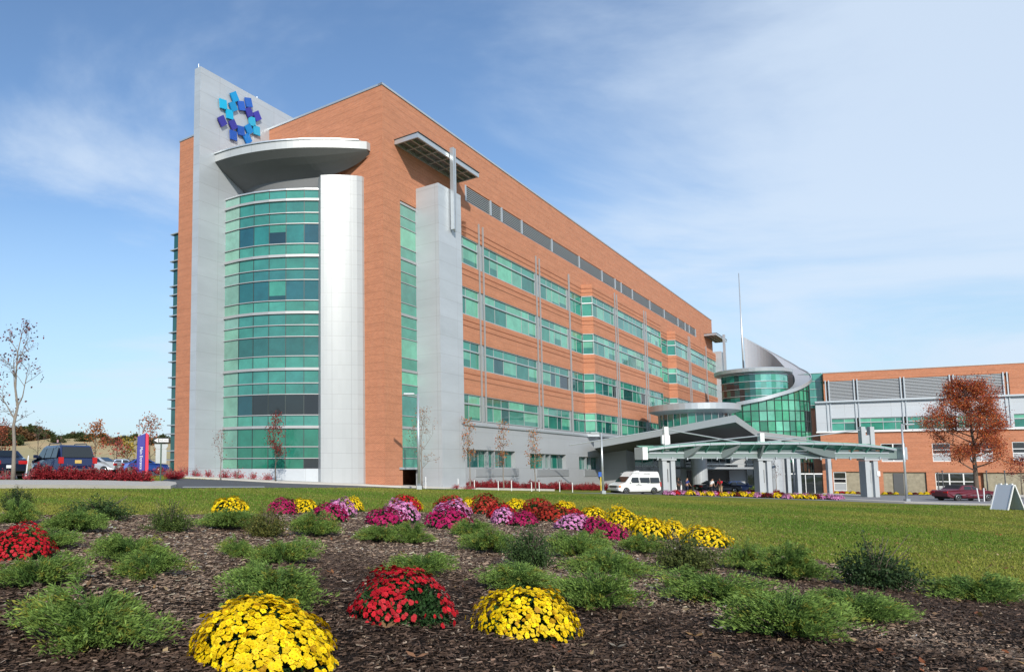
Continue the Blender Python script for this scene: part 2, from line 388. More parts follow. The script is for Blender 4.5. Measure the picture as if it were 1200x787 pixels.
# main masses
mb = MB()
ST = 42.2; O1 = 1.11; OE = 1.11
PLAN = [(8.0, 0), (42.2, 0), (42.78, O1), (72.9, O1), (72.9, 0), (81.1, 0), (81.7, O1), (108.9, O1), (112.5, O1)]
ROWS = [(20.6, 18.1), (16.03, 13.52), (11.22, 8.80), (6.50, 4.16)]
def inset(poly, d):
    out = []
    for i, (s, o) in enumerate(poly):
        if i in (1, 2, 5, 6): out.append((s+d*.9, o-d))
        elif i in (3, 4): out.append((s-d, o-d))
        else: out.append((s, o-d))
    return out
def band(mb, poly, z0, z1, d=0, back=-1.2, mi=0):
    p = inset(poly, d) if d else list(poly)
    mb.prism(R, p+[(p[-1][0], back), (p[0][0], back)], z0, z1, mi=mi)
# corner pier and L side (to strip left edge)
mb.prism(R, [(.004, 0), (1.87, 0), (1.87, -2.5), (.004, -2.5)], -3, ROOF-.002)
mb.fbox(R, 1.87, 4.8, -2.5, 0, 20.9, ROOF-.002)
mb.fbox(R, 4.8, 8.3, -2.5, -.001, 20.9, ROOF-.002)
# upper wall (with slot for louvres)
mb.fbox(R, 8.3, 115.7, -1.5, 0, 25.45, ROOF-.002)
mb.fbox(R, 8.3, 13.2, -1.5, 0, 20.6, 25.45)
mb.fbox(R, 101.4, 115.7, -1.5, 0, 22.0, 25.45)
mb.fbox(R, 13.2, 101.4, -1.5, 0, 22.0, 23.97)
band(mb, PLAN[:2]+[(42.2, 0), (115.7, 0)], 20.6, 22.0)
PV = PLAN
mb.prism(R, PV[1:4]+[(72.9, -.3), (42.2, -.3)], 20.6, 22.03)
mb.prism(R, PV[5:]+[(112.5, -.3), (81.1, -.3)], 20.6, 22.03)
for (z1, z0) in ((18.1, 16.03), (13.52, 11.22), (8.80, 6.50)): band(mb, PLAN, z0, z1)
mb.fbox(R, 112.5, 115.7, -1.5, 0, 4, 22.0)
# end and back mass
mb.fbox(R, .3, 115.4, -19.2, -2.5, -4, ROOF-.3)
mb.prism(Lf, [(.003, 0), (12.2, 0), (12.2, -2.4), (.003, -2.4)], -3, ROOF+.001)
# left brick volume
mb.prism(Lf, [(12.3, 3.38), (19.74, 3.38), (19.74, -14), (12.3, -14)], -3, ROOF+.003)
wall = mb.build('wall', [BRICK], hb)
# string courses in slightly darker brick
mb = MB()
for (z1, z0) in ((18.1, 16.03), (13.52, 11.22), (8.80, 6.50), (22.0, 20.6)):
    for zz_ in (z1-.45, z1-.95):
        p = inset(PLAN, -.035)
        mb.prism(R, p+[(112.5, O1-.1), (81.7, O1-.1), (81.1, -.1), (72.8, -.1), (72.8, O1-.1), (42.8, O1-.1), (42.2, -.1), (8, -.1)], zz_-.07, zz_)
mb.build('string_course', [BRICK_SOLDIER], hb)
mb = MB()
mb.fbox(R, -.06, 115.8, -.35, .06, ROOF, ROOF+.16); mb.prism(Lf, [(-.06, .06), (12.2, .06), (12.2, -.4), (.0, -.4)], ROOF+.002, ROOF+.163)
mb.prism(Lf, [(12.3, 3.44), (19.8, 3.44), (19.8, -14), (19.4, -14), (19.4, 3.0), (12.3, 3.0)], ROOF+.004, ROOF+.15)
mb.build('coping', [METAL], hb)
# roof
mb = MB(); mb.fbox(R, .31, 115.3, -19.1, -1.4, ROOF-.29, ROOF-.15); mb.build('roof', [SOFFIT], hb)
# grey base storey
mb = MB()
GW = [(12.44, 22.25, .0, 1.62), (25.7, 35.4, -.1, 1.48), (39.4, 46.4, -.2, 1.32)]
def grey_wall(s0, s1, holes):
    z0, z1 = -4, 3.78; cur = s0
    for a, b, c, d in holes:
        mb.fbox(R, cur, a, -1.2, 0.1, z0, z1-.001)
        mb.fbox(R, a, b, -1.2, .1, z0, c); mb.fbox(R, a, b, -1.2, .1, d, z1-.001); cur = b
    mb.fbox(R, cur, s1, -1.2, .1, z0, z1-.001)
grey_wall(8.31, 47.0, GW)
mb.fbox(R, 47.0, 112, -1.2, .1, -4, 3.779)
mb.prism(R, [(8.31, .1), (42.2, .1), (42.9, O1+.15), (112.5, O1+.15), (112.5, -1), (8.31, -1)], 3.78, 4.1)
mb.build('base_wall', [STONEBAND], hb)
mb = MB(); mb.prism(R, [(8.31, .22), (42.2, .22), (42.8, O1+.25), (112.5, O1+.25), (112.5, 0), (42.8, .0), (8.31, -.05)], 3.72, 3.92); mb.build('ledge', [METAL], hb)
# panes and frames along a leg
def leg_window(parent, name, a, b, z0, z1, fn=R, colf=None, trans=None, mull=1.7, dep=-.14, blinds=True, heads=True):
    """a,b plan points; glass recessed by dep; returns window object"""
    ax, ao = a; bx, bo = b; ln = math.hypot(bx-ax, bo-ao); nx_, no_ = -(bo-ao)/ln, (bx-ax)/ln
    def q(t, o, z): return fn(ax+(bx-ax)*t+nx_*o, ao+(bo-ao)*t+no_*o, z)
    n = max(1, round(ln/mull)); mbp = MB(); mbf = MB()
    zs = [z0]+([trans] if trans else [])+[z1]
    edges = [0]
    for i in range(n): edges.append(edges[-1]+random.choice((.7, 1, 1.4)) if n > 2 else edges[-1]+1)
    edges = [e/edges[-1] for e in edges]
    for i in range(n):
        for j in range(len(zs)-1):
            c = colf(j, zs[j]) if colf else SEA
            t0, t1 = edges[i], edges[i+1]
            if blinds and j == 0 and random.random() < .45:
                h = zs[j]+(zs[j+1]-zs[j])*random.choice((.2, .35, .5, .0))
                if h > zs[j]: mbp.quad([q(t0, dep, zs[j]), q(t1, dep, zs[j]), q(t1, dep, h), q(t0, dep, h)], jit(TEAL))
                mbp.quad([q(t0, dep, h), q(t1, dep, h), q(t1, dep, zs[j+1]), q(t0, dep, zs[j+1])], jit(MINT, .15))
            else:
                mbp.quad([q(t0, dep, zs[j]), q(t1, dep, zs[j]), q(t1, dep, zs[j+1]), q(t0, dep, zs[j+1])], jit(c))
    def bar(t0, t1, o0, o1, za, zb):
        mbf.solid([q(t0, o0, za), q(t1, o0, za), q(t1, o1, za), q(t0, o1, za)], [q(t0, o0, zb), q(t1, o0, zb), q(t1, o1, zb), q(t0, o1, zb)])
    e = .03/ln
    for i, t in enumerate(edges): bar(max(0, t-e), min(1, t+e), dep-.02, dep+.035, z0+.06, z1-.06)
    if trans: bar(0, 1, dep-.02, dep+.12, trans-.06, trans+.06)
    bar(0, 1, dep-.02, dep+.12, z0, z0+.08); bar(0, 1, dep-.02, dep+.10, z1-.07, z1)
    w_ = mbp.build(name, [GLASS], parent, fix=False); mbf.build('frame', [FRAME], w_)
    return w_
rowcol = [lambda j, z: random.choice((SEA, SEA, MINT) if j else (SEA, TEAL, SEA)),
          lambda j, z: random.choice((MINT, SEA) if j else (SEA, MINT, TEAL)),
          lambda j, z: random.choice((SEA, TEAL) if j else (DARK, DEEP, TEAL, SEA)),
          lambda j, z: random.choice((MINT, SEA, TEAL) if j else (DEEP, TEAL, SEA))]
SEG = [((8.1, 0), (15.45, 0)), ((16.35, 0), (28.45, 0)), ((29.5, 0), (37.45, 0)), ((38.45, 0), (42.2, 0)), ((42.2, 0), (42.78, O1)), ((42.78, O1), (50.86, O1)),
       ((51.9, O1), (63.7, O1)), ((65.1, O1), (72.9, O1)), ((72.9, O1), (72.9, 0)), ((72.9, 0), (81.1, 0)), ((81.1, 0), (81.7, O1)), ((81.7, O1), (89.6, O1)), ((91.4, O1), (102.45, O1)), ((104.5, O1), (112.5, O1))]
for ri, (z1, z0) in enumerate(ROWS):
    for si, (a, b) in enumerate(SEG):
        w_ = leg_window(hb, 'window', a, b, z0, z1, colf=rowcol[ri], trans=z1-.87, mull=2.2 if si not in (4, 8, 10) else 1.3)
    for s0, s1, o in ((15.45, 16.35, 0), (28.45, 29.5, 0), (37.45, 38.45, 0), (50.86, 51.9, O1), (63.7, 65.1, O1), (89.6, 91.4, O1), (102.45, 104.5, O1)):
        mb = MB(); mb.fbox(R, s0, s1, o-.3, o-.08, z0, z1); mb.build('mullion_panel', [FRAME], hb)
# dark core behind window rows
mb = MB()
mb.fbox(R, 8.3, 112, -2.4, -1.21, -3.5, 21.9); mb.build('interior', [CORE], hb)
BANDM = plain('band_metal', (.36, .37, .38), .45, .3, .04)
# double pilaster rails
for s0, o, zt in ((15.5, 0, 22.4), (16.3, 0, 22.3), (28.5, 0, 22.4), (29.4, 0, 22.3), (37.9, 0, 22.4), (50.95, O1, 22.5), (51.8, O1, 22.4), (63.9, O1, 22.4), (64.9, O1, 22.4), (90.0, O1, 22.4), (91.0, O1, 22.4), (103.4, O1, 22.4)):
    mb = MB(); wd = .22 if s0 in (37.9, 103.4) else .11
    mb.fbox(R, s0-wd/2, s0+wd/2, o+.02, o+.14, 3.93, zt)
    mb.build('pilaster_rail', [BANDM], hb)
# louvre strip
mb = MB(); LM = [13.2, 18.2, 20.6, 25.3, 33.3, 41.8, 50.0, 55.3, 57.9, 63.0, 71.8, 80.0, 88.7, 93.7, 96.6, 101.4]
for a, b in zip(LM[:-1], LM[1:]):
    mb = MB(); mb.fbox(R, a+.1, b-.1, -1.4, -.35, 23.97, 25.45, mi=1)
    for k in range(8):
        z = 24.0+k*.18
        mb.solid([R(a+.1, -.02, z), R(b-.1, -.02, z), R(b-.1, -.3, z+.12), R(a+.1, -.3, z+.10)], [R(a+.1, -.02, z+.07), R(b-.1, -.02, z+.07), R(b-.1, -.3, z+.15), R(a+.1, -.3, z+.15)])
    mb.build('louvre_grille', [plain('louvre_grey', (.36, .38, .39), .5, .3, .04) if 'louvre_grey' not in MATS else MATS['louvre_grey'], CORE], hb)
for a in LM:
    mb = MB(); mb.fbox(R, a-.13, a+.13, -.4, .05, 23.98, 25.44); mb.build('louvre_post', [METAL], hb)
# ground-floor windows of the long side
for a, b, c, d in GW:
    w_ = leg_window(hb, 'window', (a+.02, .0), (b-.02, .0), c, d, colf=lambda j, z: random.choice((TEAL, DEEP, TEAL)), mull=1.9, dep=-.35, blinds=False)
    mid = (a+b)/2
    for m_ in (mid-.8, mid+.6): mb = MB(); mb.fbox(R, m_-.1, m_+.1, -.33, .0, c+.08, d-.07); mb.build('mullion', [METAL], w_)
    mb = MB(); mb.fbox(R, a+1.5, b+.6, .1, .16, c-.75, c-.02); mb.build('sill', [METAL], hb)
# corner glass strip
def strip_panes(fn_q, n, name, colf, LVL=LVL, parent=hb, thin=1):
    mbp = MB(); mbf = MB(); zs = [-.02]
    for l in reversed(LVL): zs.append(l[0] if len(l) == 1 else (l[0]+l[1])/2)
    for i in range(n):
        for j in range(len(zs)-1):
            c = colf(i, j); h = zs[j]
            if j in (4, 8, 12, 16) and random.random() < .18 and i > 0:
                h = zs[j]+(zs[j+1]-zs[j])*random.choice((.25, .45, .6)); mbp.quad([fn_q(i, 0, zs[j]), fn_q(i+1, 0, zs[j]), fn_q(i+1, 0, h), fn_q(i, 0, h)], tuple(q*.45 for q in c)); c = jit(SEA)
            mbp.quad([fn_q(i, 0, h), fn_q(i+1, 0, h), fn_q(i+1, 0, zs[j+1]), fn_q(i, 0, zs[j+1])], c)
    w_ = mbp.build(name, [GLASS], parent, fix=False)
    for l in LVL:
        mbf = MB()
        for i in range(n):
            hi, lo_ = (l[0]+.03, l[0]-.03) if len(l) == 1 else (l[0]+.01, l[1]-.01); o1 = (.10 if len(l) == 1 else .14)*thin
            mbf.solid([fn_q(i, -.02, lo_), fn_q(i+1, -.02, lo_), fn_q(i+1, o1, lo_), fn_q(i, o1, lo_)], [fn_q(i, -.02, hi), fn_q(i+1, -.02, hi), fn_q(i+1, o1, hi), fn_q(i, o1, hi)])
        mbf.build('band', [BANDM], w_)
    mbm = MB()
    for i in range(1, n):
        a = fn_q(i, 0, -.02); b = fn_q(i+1, 0, -.02) if i < n else a; dx = (b-a).normalized()*.025; o = (fn_q(i, .03, 0)-fn_q(i, 0, 0))
        ps = [a-dx, a+dx, a+dx+o, a-dx+o]; mbm.solid(ps, [p+Zv*(zs[-1]-.0) for p in ps])
    if n > 1: mbm.build('mullion', [FRAMEDK], w_)
    return w_
def strip_col(i, j):
    k = j % 4  # 0.. from the bottom
    base = SEA if k in (1, 3) else MINT if j in (8, 16, 17, 6, 2) else (.05, .22, .19) if j in (4, 12) else SEA
    return jit(base, .15)
strip_panes(lambda i, o, z: R(1.9+i*2.85, -.08+o, z), 1, 'glass_strip', strip_col, thin=.5)
mb = MB(); mb.fbox(R, 1.88, 4.74, -2.4, -1.6, -3, .0, mi=1); mb.fbox(R, 1.88, 4.74, -1.6, -.1, -.0, 20.75, mi=1); mb.build('strip_backing', [CORE, CORE], hb)
mb = MB(); mb.fbox(R, 1.9, 2.9, -.9, -.82, -3, -.1); mb.build('door', [plain('orange_door', (.60, .10, .02), .5)], hb)
mb = MB(); mb.fbox(R, 1.9, 4.74, -.1, .1, -.1, .06); mb.build('lintel', [METAL], hb)
# metal clad shaft
mb = MB()
pl = [(4.76, -.3), (4.76, .15)]+[(4.74+.28*math.sin(k/8*math.pi)*-.6, .15+1.9*k/8) for k in range(1, 8)]+[(4.74, 2.06), (8.32, 2.12), (8.32, -.3)]
mb.prism(R, [(4.76, -.3), (4.74, 2.06), (8.32, 2.12), (8.32, -.3)], -4, 22.5)
mb.build('metal_shaft', [PANEL], hb)
# louvred sun canopies + hanging mast
def sun_canopy(fn_shift, so=0):
    f = lambda s, o, z: R(s+so, o+fn_shift, z)
    mb = MB(); s0, s1, o1, z = 1.65, 11.65, 2.15, 25.3
    mb.fbox(f, s0, s1, o1-.12, o1, z-.22, z+.16); mb.fbox(f, s0, s1, .02, .12, z-.18, z+.12)
    for s_ in (s0, s1-.14): mb.fbox(f, s_, s_+.14, .12, o1-.12, z-.2, z+.14)
    for k in range(1, 6):
        s_ = s0+(s1-s0)*k/6; mb.fbox(f, s_-.06, s_+.06, .12, o1-.12, z-.16, z+.05)
    for o_ in (.75, 1.4): mb.fbox(f, s0+.14, s1-.14, o_-.05, o_+.05, z-.14, z+.02)
    c = mb.build('sun_canopy', [METAL], hb)
    mb = MB()
    for k in range(46):
        s_ = s0+.2+k*.212
        mb.solid([f(s_, .13, z+.03), f(s_+.13, .13, z+.0), f(s_+.13, o1-.13, z+.0), f(s_, o1-.13, z+.03)], [f(s_, .13, z+.06), f(s_+.13, .13, z+.03), f(s_+.13, o1-.13, z+.03), f(s_, o1-.13, z+.06)])
    mb.build('slat', [plain('canopy_slat', (.16, .17, .18), .5, .3) if 'canopy_slat' not in MATS else MATS['canopy_slat']], c)
    mb = MB(); mb.fbox(f, s0-.03, s1+.03, -.02, o1+.06, z+.17, z+.22); mb.build('edge_flashing', [FRAMEDK], c)
    return c
sun_canopy(0)
mb = MB(); mb.fbox(R, 6.45, 6.62, 2.2, 2.5, 19.1, 25.9); mb.fbox(R, 6.72, 6.92, 2.25, 2.5, 19.0, 25.9); mb.fbox(R, 6.62, 6.72, 2.3, 2.4, 19.1, 25.8); mb.build('canopy_mast', [METAL], hb)
# far end: shaft, canopy, mast
mb = MB(); mb.fbox(R, 112.2, 115.4, .02, 2.06, -4, 22.5); mb.build('metal_shaft', [PANEL], hb)
sun_canopy(0, 106.5)
mb = MB(); mb.fbox(R, 112.9, 113.5, 2.3, 2.7, 4, 25.8); mb.build('canopy_mast', [METAL], hb)
# ---- short side: fin, bay, panel, round canopy
mb = MB(); mb.prism(Lf, [(11.85, 7.9), (12.55, 7.9), (12.55, -12), (11.85, -12)], -3, 31.6); mb.build('fin_wall', [PANEL], hb)
mb = MB(); mb.tube([Lf(12.2, 7.8, 31.6), Lf(12.2, 7.8, 31.95)], .03); mb.tube([Lf(12.2, 1.2, 31.6), Lf(12.2, 1.2, 31.95)], .03); mb.build('lightning_rod', [METAL], hb)
def lag(pts):
    def f(x):
        r = 0
        for i, (xi, yi) in enumerate(pts):
            p = yi
            for j, (xj, _) in enumerate(pts):
                if i != j: p *= (x-xj)/(xi-xj)
            r += p
        return r
    return f
bayf = lag([(11.85, 5.01), (7.66, 4.14), (4.62, 2.0)])
def t_for_px(px, f, lo_=4.3, hi=11.9, py=400):
    r = ray(px, py); best = None
    for k in range(801):
        t = lo_+(hi-lo_)*k/800; p = Lf(t, f(t), 0); e = abs(p.x/p.y-r[0]/r[1])
        if best is None or e < best[0]: best = (e, t)
    return best[1]
bt = [t_for_px(px, bayf) for px in (265, 279.7, 296.6, 314.8, 334.8, 356.2, 373.6)]
bt[0] = 11.85
# each pane column split in two so that the glass reads curved
bt2 = []
for a, b in zip(bt[:-1], bt[1:]): bt2 += [a]
bt2.append(bt[-1])
def bayq(i, o, z):
    i = min(i, len(bt2)-1); t = bt2[i]; d = .01; sl = (bayf(t+d)-bayf(t-d))/(2*d); n = math.hypot(1, sl)
    return Lf(t-sl/n*o, bayf(t)+o/n, z)
def bay_col(i, j):
    c = (.035, .19, .16)
    if j in (3, 7, 11, 15, 19): c = (.05, .24, .19)
    if j == 16: c = (.012, .08, .10) if i in (1, 3, 5) else (.02, .17, .16)
    if j == 12: c = (.012, .10, .115)
    if j == 13: c = (.025, .15, .14)
    if j == 8: c = (.02, .115, .105)
    if j == 4: c = (.008, .012, .014) if i > 1 else (.01, .06, .08)
    if j in (0, 1, 2): c = (.016, .15, .10)
    if j == 0 and i == 5: c = (.012, .016, .016)
    if i == 0: c = tuple(.4*q+.6*m_ for q, m_ in zip(c, (.22, .42, .33)))
    return jit(c, .10)
bay = strip_panes(bayq, 6, 'glass_bay', bay_col, LVL=[(21.52,)]+LVL)
mb = MB(); poly = [(t, bayf(t)-.03) for t in bt2[::-1]]
mb.prism(Lf, poly+[(11.85, -.2), (4.62, -.2)], 21.5, 21.66); mb.build('bay_roof', [METAL], hb)
mb = MB(); mb.prism(Lf, poly+[(11.85, -.2), (4.62, -.2)], -3, -.03); mb.build('bay_plinth', [PANEL], hb)
mb = MB(); poly = [(t, bayf(t)-.35) for t in bt2[::-1]]; mb.prism(Lf, poly+[(11.85, -.1), (4.62, -.1)], -.02, 21.45); mb.build('bay_core', [CORE], hb)
pf = lag([(4.06, 2.45), (3.1, 1.72), (1.98, .62)])
poly = [(4.06-k*.208, pf(4.06-k*.208)+.03*math.sin(k/10*math.pi)) for k in range(11)]
mb = MB(); mb.prism(Lf, poly+[(1.75, .25), (1.75, -.1), (4.75, -.1), (4.75, 1.95)], -3, 22.42); pw = mb.build('curved_panel', [PANELW], hb)
# round canopy
cf = lag([(12.0, 6.28), (7.25, 5.27), (4.0, 3.3), (1.05, .45)])
cfi = lag([(12.0, 3.0), (7.25, 2.6), (4.0, 1.0), (1.05, .1)])
ts = [1.1+(11.84-1.1)*k/28 for k in range(29)]
mb = MB(); mb.prism(Lf, [(t, max(cf(t), .05)) for t in ts]+[(11.84, .03), (1.1, .03)], 24.32, 24.92); canopy = mb.build('round_canopy', [PANELW], hb)
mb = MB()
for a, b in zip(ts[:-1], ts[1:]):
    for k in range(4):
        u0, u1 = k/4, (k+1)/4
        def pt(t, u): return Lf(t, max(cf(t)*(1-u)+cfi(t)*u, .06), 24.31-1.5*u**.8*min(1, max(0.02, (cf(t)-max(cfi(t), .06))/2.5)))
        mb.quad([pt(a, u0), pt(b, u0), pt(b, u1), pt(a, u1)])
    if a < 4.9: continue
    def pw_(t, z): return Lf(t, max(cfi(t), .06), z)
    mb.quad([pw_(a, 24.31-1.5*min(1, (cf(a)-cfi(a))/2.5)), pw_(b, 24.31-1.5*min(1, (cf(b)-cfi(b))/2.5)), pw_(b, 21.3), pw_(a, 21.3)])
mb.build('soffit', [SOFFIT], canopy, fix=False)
mb = MB(); mb.prism(Lf, [(t, cf(t)+.1) for t in ts[1:]]+[(t, cf(t)-.2) for t in ts[:0:-1]], 24.93, 25.03); mb.build('canopy_edge', [METAL], canopy)
# canopy continuing on the far side of the fin
mb = MB()
ts2 = [12.56+(16.6-12.56)*k/6 for k in range(7)]
mb.prism(Lf, [(t, 6.3-.30*(t-12.5)**1.45) for t in ts2]+[(16.6, 3.4), (12.56, 3.4)], 24.2, 24.92); mb.build('canopy_return', [PANELW], hb)
# left-end curtain wall with sun-shade fins, seen edge on
mb = MB(); zt = 22.4
mb.fbox(Lf, 19.75, 23.85, -12, .5, -2, zt)
cw = mb.build('side_curtain_wall', [GLASS], hb)
for p in range(1): pass
me = cw.data; ca = me.attributes['Col']; ca.data.foreach_set('color', np.tile(np.array([*DEEP, 1], dtype=np.float32), len(me.loops)))
mb = MB()
for l in LVL+[(22.35,)]: mb.fbox(Lf, 19.76, 24.2, -12, .7, l[0]-.05, l[0]+.05)
mb.build('sunshade_fin', [FRAME], cw)
# logo: sixteen tilted squares in two rings on the fin's face
LG = [((333, 213), (0, .36, .78)), ((218, 288), (0, .52, .86)), ((320, 312), (0, .30, .66)), ((405, 305), (.02, .13, .62)), ((478, 271), (.02, .14, .60)), ((283, 392), (0, .50, .84)),
      ((483, 370), (.04, .035, .36)), ((565, 409), (.05, .04, .42)), ((513, 465), (.03, .48, .75)), ((208, 460), (.045, .03, .28)), ((318, 498), (.04, .03, .30)), ((400, 560), (.01, .10, .50)),
      ((480, 543), (0, .26, .68)), ((560, 558), (.03, .46, .76)), ((322, 607), (.01, .10, .50)), ((467, 640), (0, .22, .68))]
ANG = [35, 8, 35, 18, 18, 8, 35, 35, 10, 38, 38, 10, 40, 5, 5, 40]
def onfin(px, py):
    r = Vector(ray(px, py)); p = Lf(11.85, 0, 0); k = p.dot(NR)/r.dot(NR); return r*k
for ((zx, zy), col), an in zip(LG, ANG):
    p = onfin(235+zx*85/743, 90+zy*85/743)
    a = math.radians(an); u = D*math.cos(a)+Zv*math.sin(a); v_ = -D*math.sin(a)+Zv*math.cos(a)
    mb = MB(); mb.box(p+NR*.16, (.76, .76, .12), (u, v_, NR)); mb.box(p+NR*.05, (.3, .3, .08), (u, v_, NR))
    nm = 'logo_%d' % (int(col[1]*100)); m = MATS.get(nm) or plain(nm, tuple(.75*q for q in col), .4, 0, .02)
    mb.build('logo_square', [m], hb)
# ------------------------------------------------------------------ right wing
wg = thing('brick_wing', 'low brick and white wing with grey louvres and ribbon windows behind the red maple', 'building', W(10, 0, -3.7))
STONEW = plain('fieldstone', (.30, .27, .20), .95, 0, .45, 2.5, .5)
LOUV = plain('pale_louvre', (.36, .38, .40), .5, .35, .04)
WALLW = brickmat('white_clad', (.47, .51, .55), (.45, .49, .53), (.35, .38, .4), bw=5.4, bh=2.2, ms=.02, rough=.5, metal=.1, var=.03, off=0.)
mb = MB()
mb.fbox(W, .3, 60, -22, -.45, -5, 14.0)
mb.fbox(W, 20.9, 60, -.45, .0, 9.7, 14.0); mb.fbox(W, .3, 20.9, -.45, .0, 12.75, 13.999)
# lower storeys as piers between openings
def holes_wall(mb, fn, s0, s1, z0, z1, o0, o1, holes):
    holes = sorted(holes); cur = s0
    for a, b, c, d in holes:
        if a > cur: mb.fbox(fn, cur, a, o0, o1, z0, z1)
        if c > z0: mb.fbox(fn, a, b, o0, o1, z0, c)
        if d < z1: mb.fbox(fn, a, b, o0, o1, d, z1)
        cur = b
    if cur < s1: mb.fbox(fn, cur, s1, o0, o1, z0, z1)
GH = [(.75, 5.4, -3.75, -.5), (6.6, 11.4, -3.75, -.55), (12.35, 24.5, -3.9, -.6), (26, 34, -4, -.6)]
holes_wall(mb, W, -.5, 60, -5, .35, -.44, .2, GH)
SHL = [(6.55, 9.3, .9, 3.5), (12.25, 14.2, .9, 3.45), (16.2, 18.6, .9, 3.4), (20.6, 23.2, .9, 3.5), (26, 29, .9, 3.5)]
holes_wall(mb, W, -.5, 60, .352, 5.28, -.44, .2, SHL)
mb.build('wall', [BRICK], wg)
for a, b, c, d in GH[:2]+[(17.5, 24.4, -3.9, -.61)]: mb = MB(); mb.fbox(W, a+.01, b-.01, -.43, -.05, c, d-.01); mb.build('stone_infill', [STONEW], wg)
mb = MB(); holes_wall(mb, W, -.9, 60, 5.3, 9.55, -.44, .3, [(.95, 19.6, 5.42, 7.25), (21.0, 40, 5.42, 7.2)]); mb.build('white_cladding', [WALLW], wg)
mb = MB(); mb.fbox(W, -1.0, 60, .0, .75, 9.56, 9.8); mb.build('cornice', [METAL], wg)
mb = MB(); mb.fbox(W, -1.0, 60, .1, .5, 5.16, 5.36); mb.build('ledge', [WHITE], wg)
mb = MB(); mb.fbox(W, .28, 60, -.5, .08, 14.0, 14.14); mb.build('coping', [METAL], wg)
PIL = [.7, 4.1, 9.5, 14.9, 20.5]
for i, (a, b) in enumerate(zip(PIL[:-1], PIL[1:])):
    mb = MB(); z = 9.85
    mb.fbox(W, a+.05, b-.05, -.44, -.29, 9.81, 12.7)
    while z < 12.6:
        mb.solid([W(a+.05, -.05, z), W(b-.05, -.05, z), W(b-.05, -.28, z+.1), W(a+.05, -.28, z+.1)], [W(a+.05, -.05, z+.1), W(b-.05, -.05, z+.1), W(b-.05, -.28, z+.17), W(a+.05, -.28, z+.17)]); z += .21
    mb.build('louvre_grille', [LOUV, METALD], wg)
for a in PIL+[26, 32]:
    mb = MB()
    for d in (-.2, .2): mb.fbox(W, a+d-.07, a+d+.07, .31, .42, 5.38, 9.55); mb.fbox(W, a+d-.07, a+d+.07, .01, .12, 9.81, 12.9)
    mb.build('pilaster_rail', [METAL], wg)
for a, b in ((.97, 4.0), (4.2, 9.4), (9.6, 14.8), (15.0, 19.58), (21.02, 30), (30.2, 39.9)):
    leg_window(wg, 'ribbon_window', (a, .3), (b, .3), 5.42, 7.22, fn=W, colf=lambda j, z: random.choice((MINT, SEA)) if j else random.choice((SEA, TEAL, SEA)), trans=6.6, mull=1.3, dep=-.2, blinds=False)
def sash(a, b, c, d, dep=-.15):
    mbp = MB(); mbf = MB(); n = max(1, round((b-a)/1.3)); h = (d-c)
    mbp.fbox(W, a, b, .2+dep-.03, .2+dep, c+.42*h, d); mbp.c = [(.018, .02, .022)]*len(mbp.c)
    w_ = mbp.build('window', [GLASS], wg)
    for k in range(n+1): s_ = a+(b-a)*k/n; mbf.fbox(W, max(a, s_-.07), min(b, s_+.07), .2+dep, .2+dep+.08, c, d)
    for z, t in ((c, .1), (c+.4*h, .12), (c+.62*h, .1), (d-.1, .1)): mbf.fbox(W, a, b, .2+dep+.005, .2+dep+.085, z, z+t)
    mbf.build('frame', [WHITE], w_)
    mbq = MB(); mbq.fbox(W, a+.07, b-.07, .2+dep-.02, .2+dep+.04, c+.02, c+.4*h); mbq.build('panel', [LOUV], w_)
for a, b, c, d in SHL: sash(a, b, c, d)
sash(12.4, 16.9, -3.9, -.65, -.25); sash(.78, 2.3, -3.3, -.55, -.22)
mb = MB(); mb.fbox(W, 7.75, 8.9, -.04, .05, -3.8, -.75); mb.build('door', [METALD], wg)
# small glass stair link left of the wing
mb = MB()
for k in range(6):
    mb.quad([W(-1.9+k*.37, -1.5, 9.3), W(-1.9+(k+1)*.37, -1.5, 9.3), W(-1.9+(k+1)*.37, -1.5, 14.2), W(-1.9+k*.37, -1.5, 14.2)], jit((.06, .26, .23)))
mb.fbox(W, -2.6, .29, -8, -1.6, 9, 14.2, col=DEEP)
lk = mb.build('glass_stair_link', [GLASS], wg, fix=False)
mb = MB()
for z in (9.4, 10.6, 11.8, 13.0, 14.2): mb.fbox(W, -2.65, .28, -1.5, -1.4, z, z+.07)
mb.build('frame', [FRAME], lk)
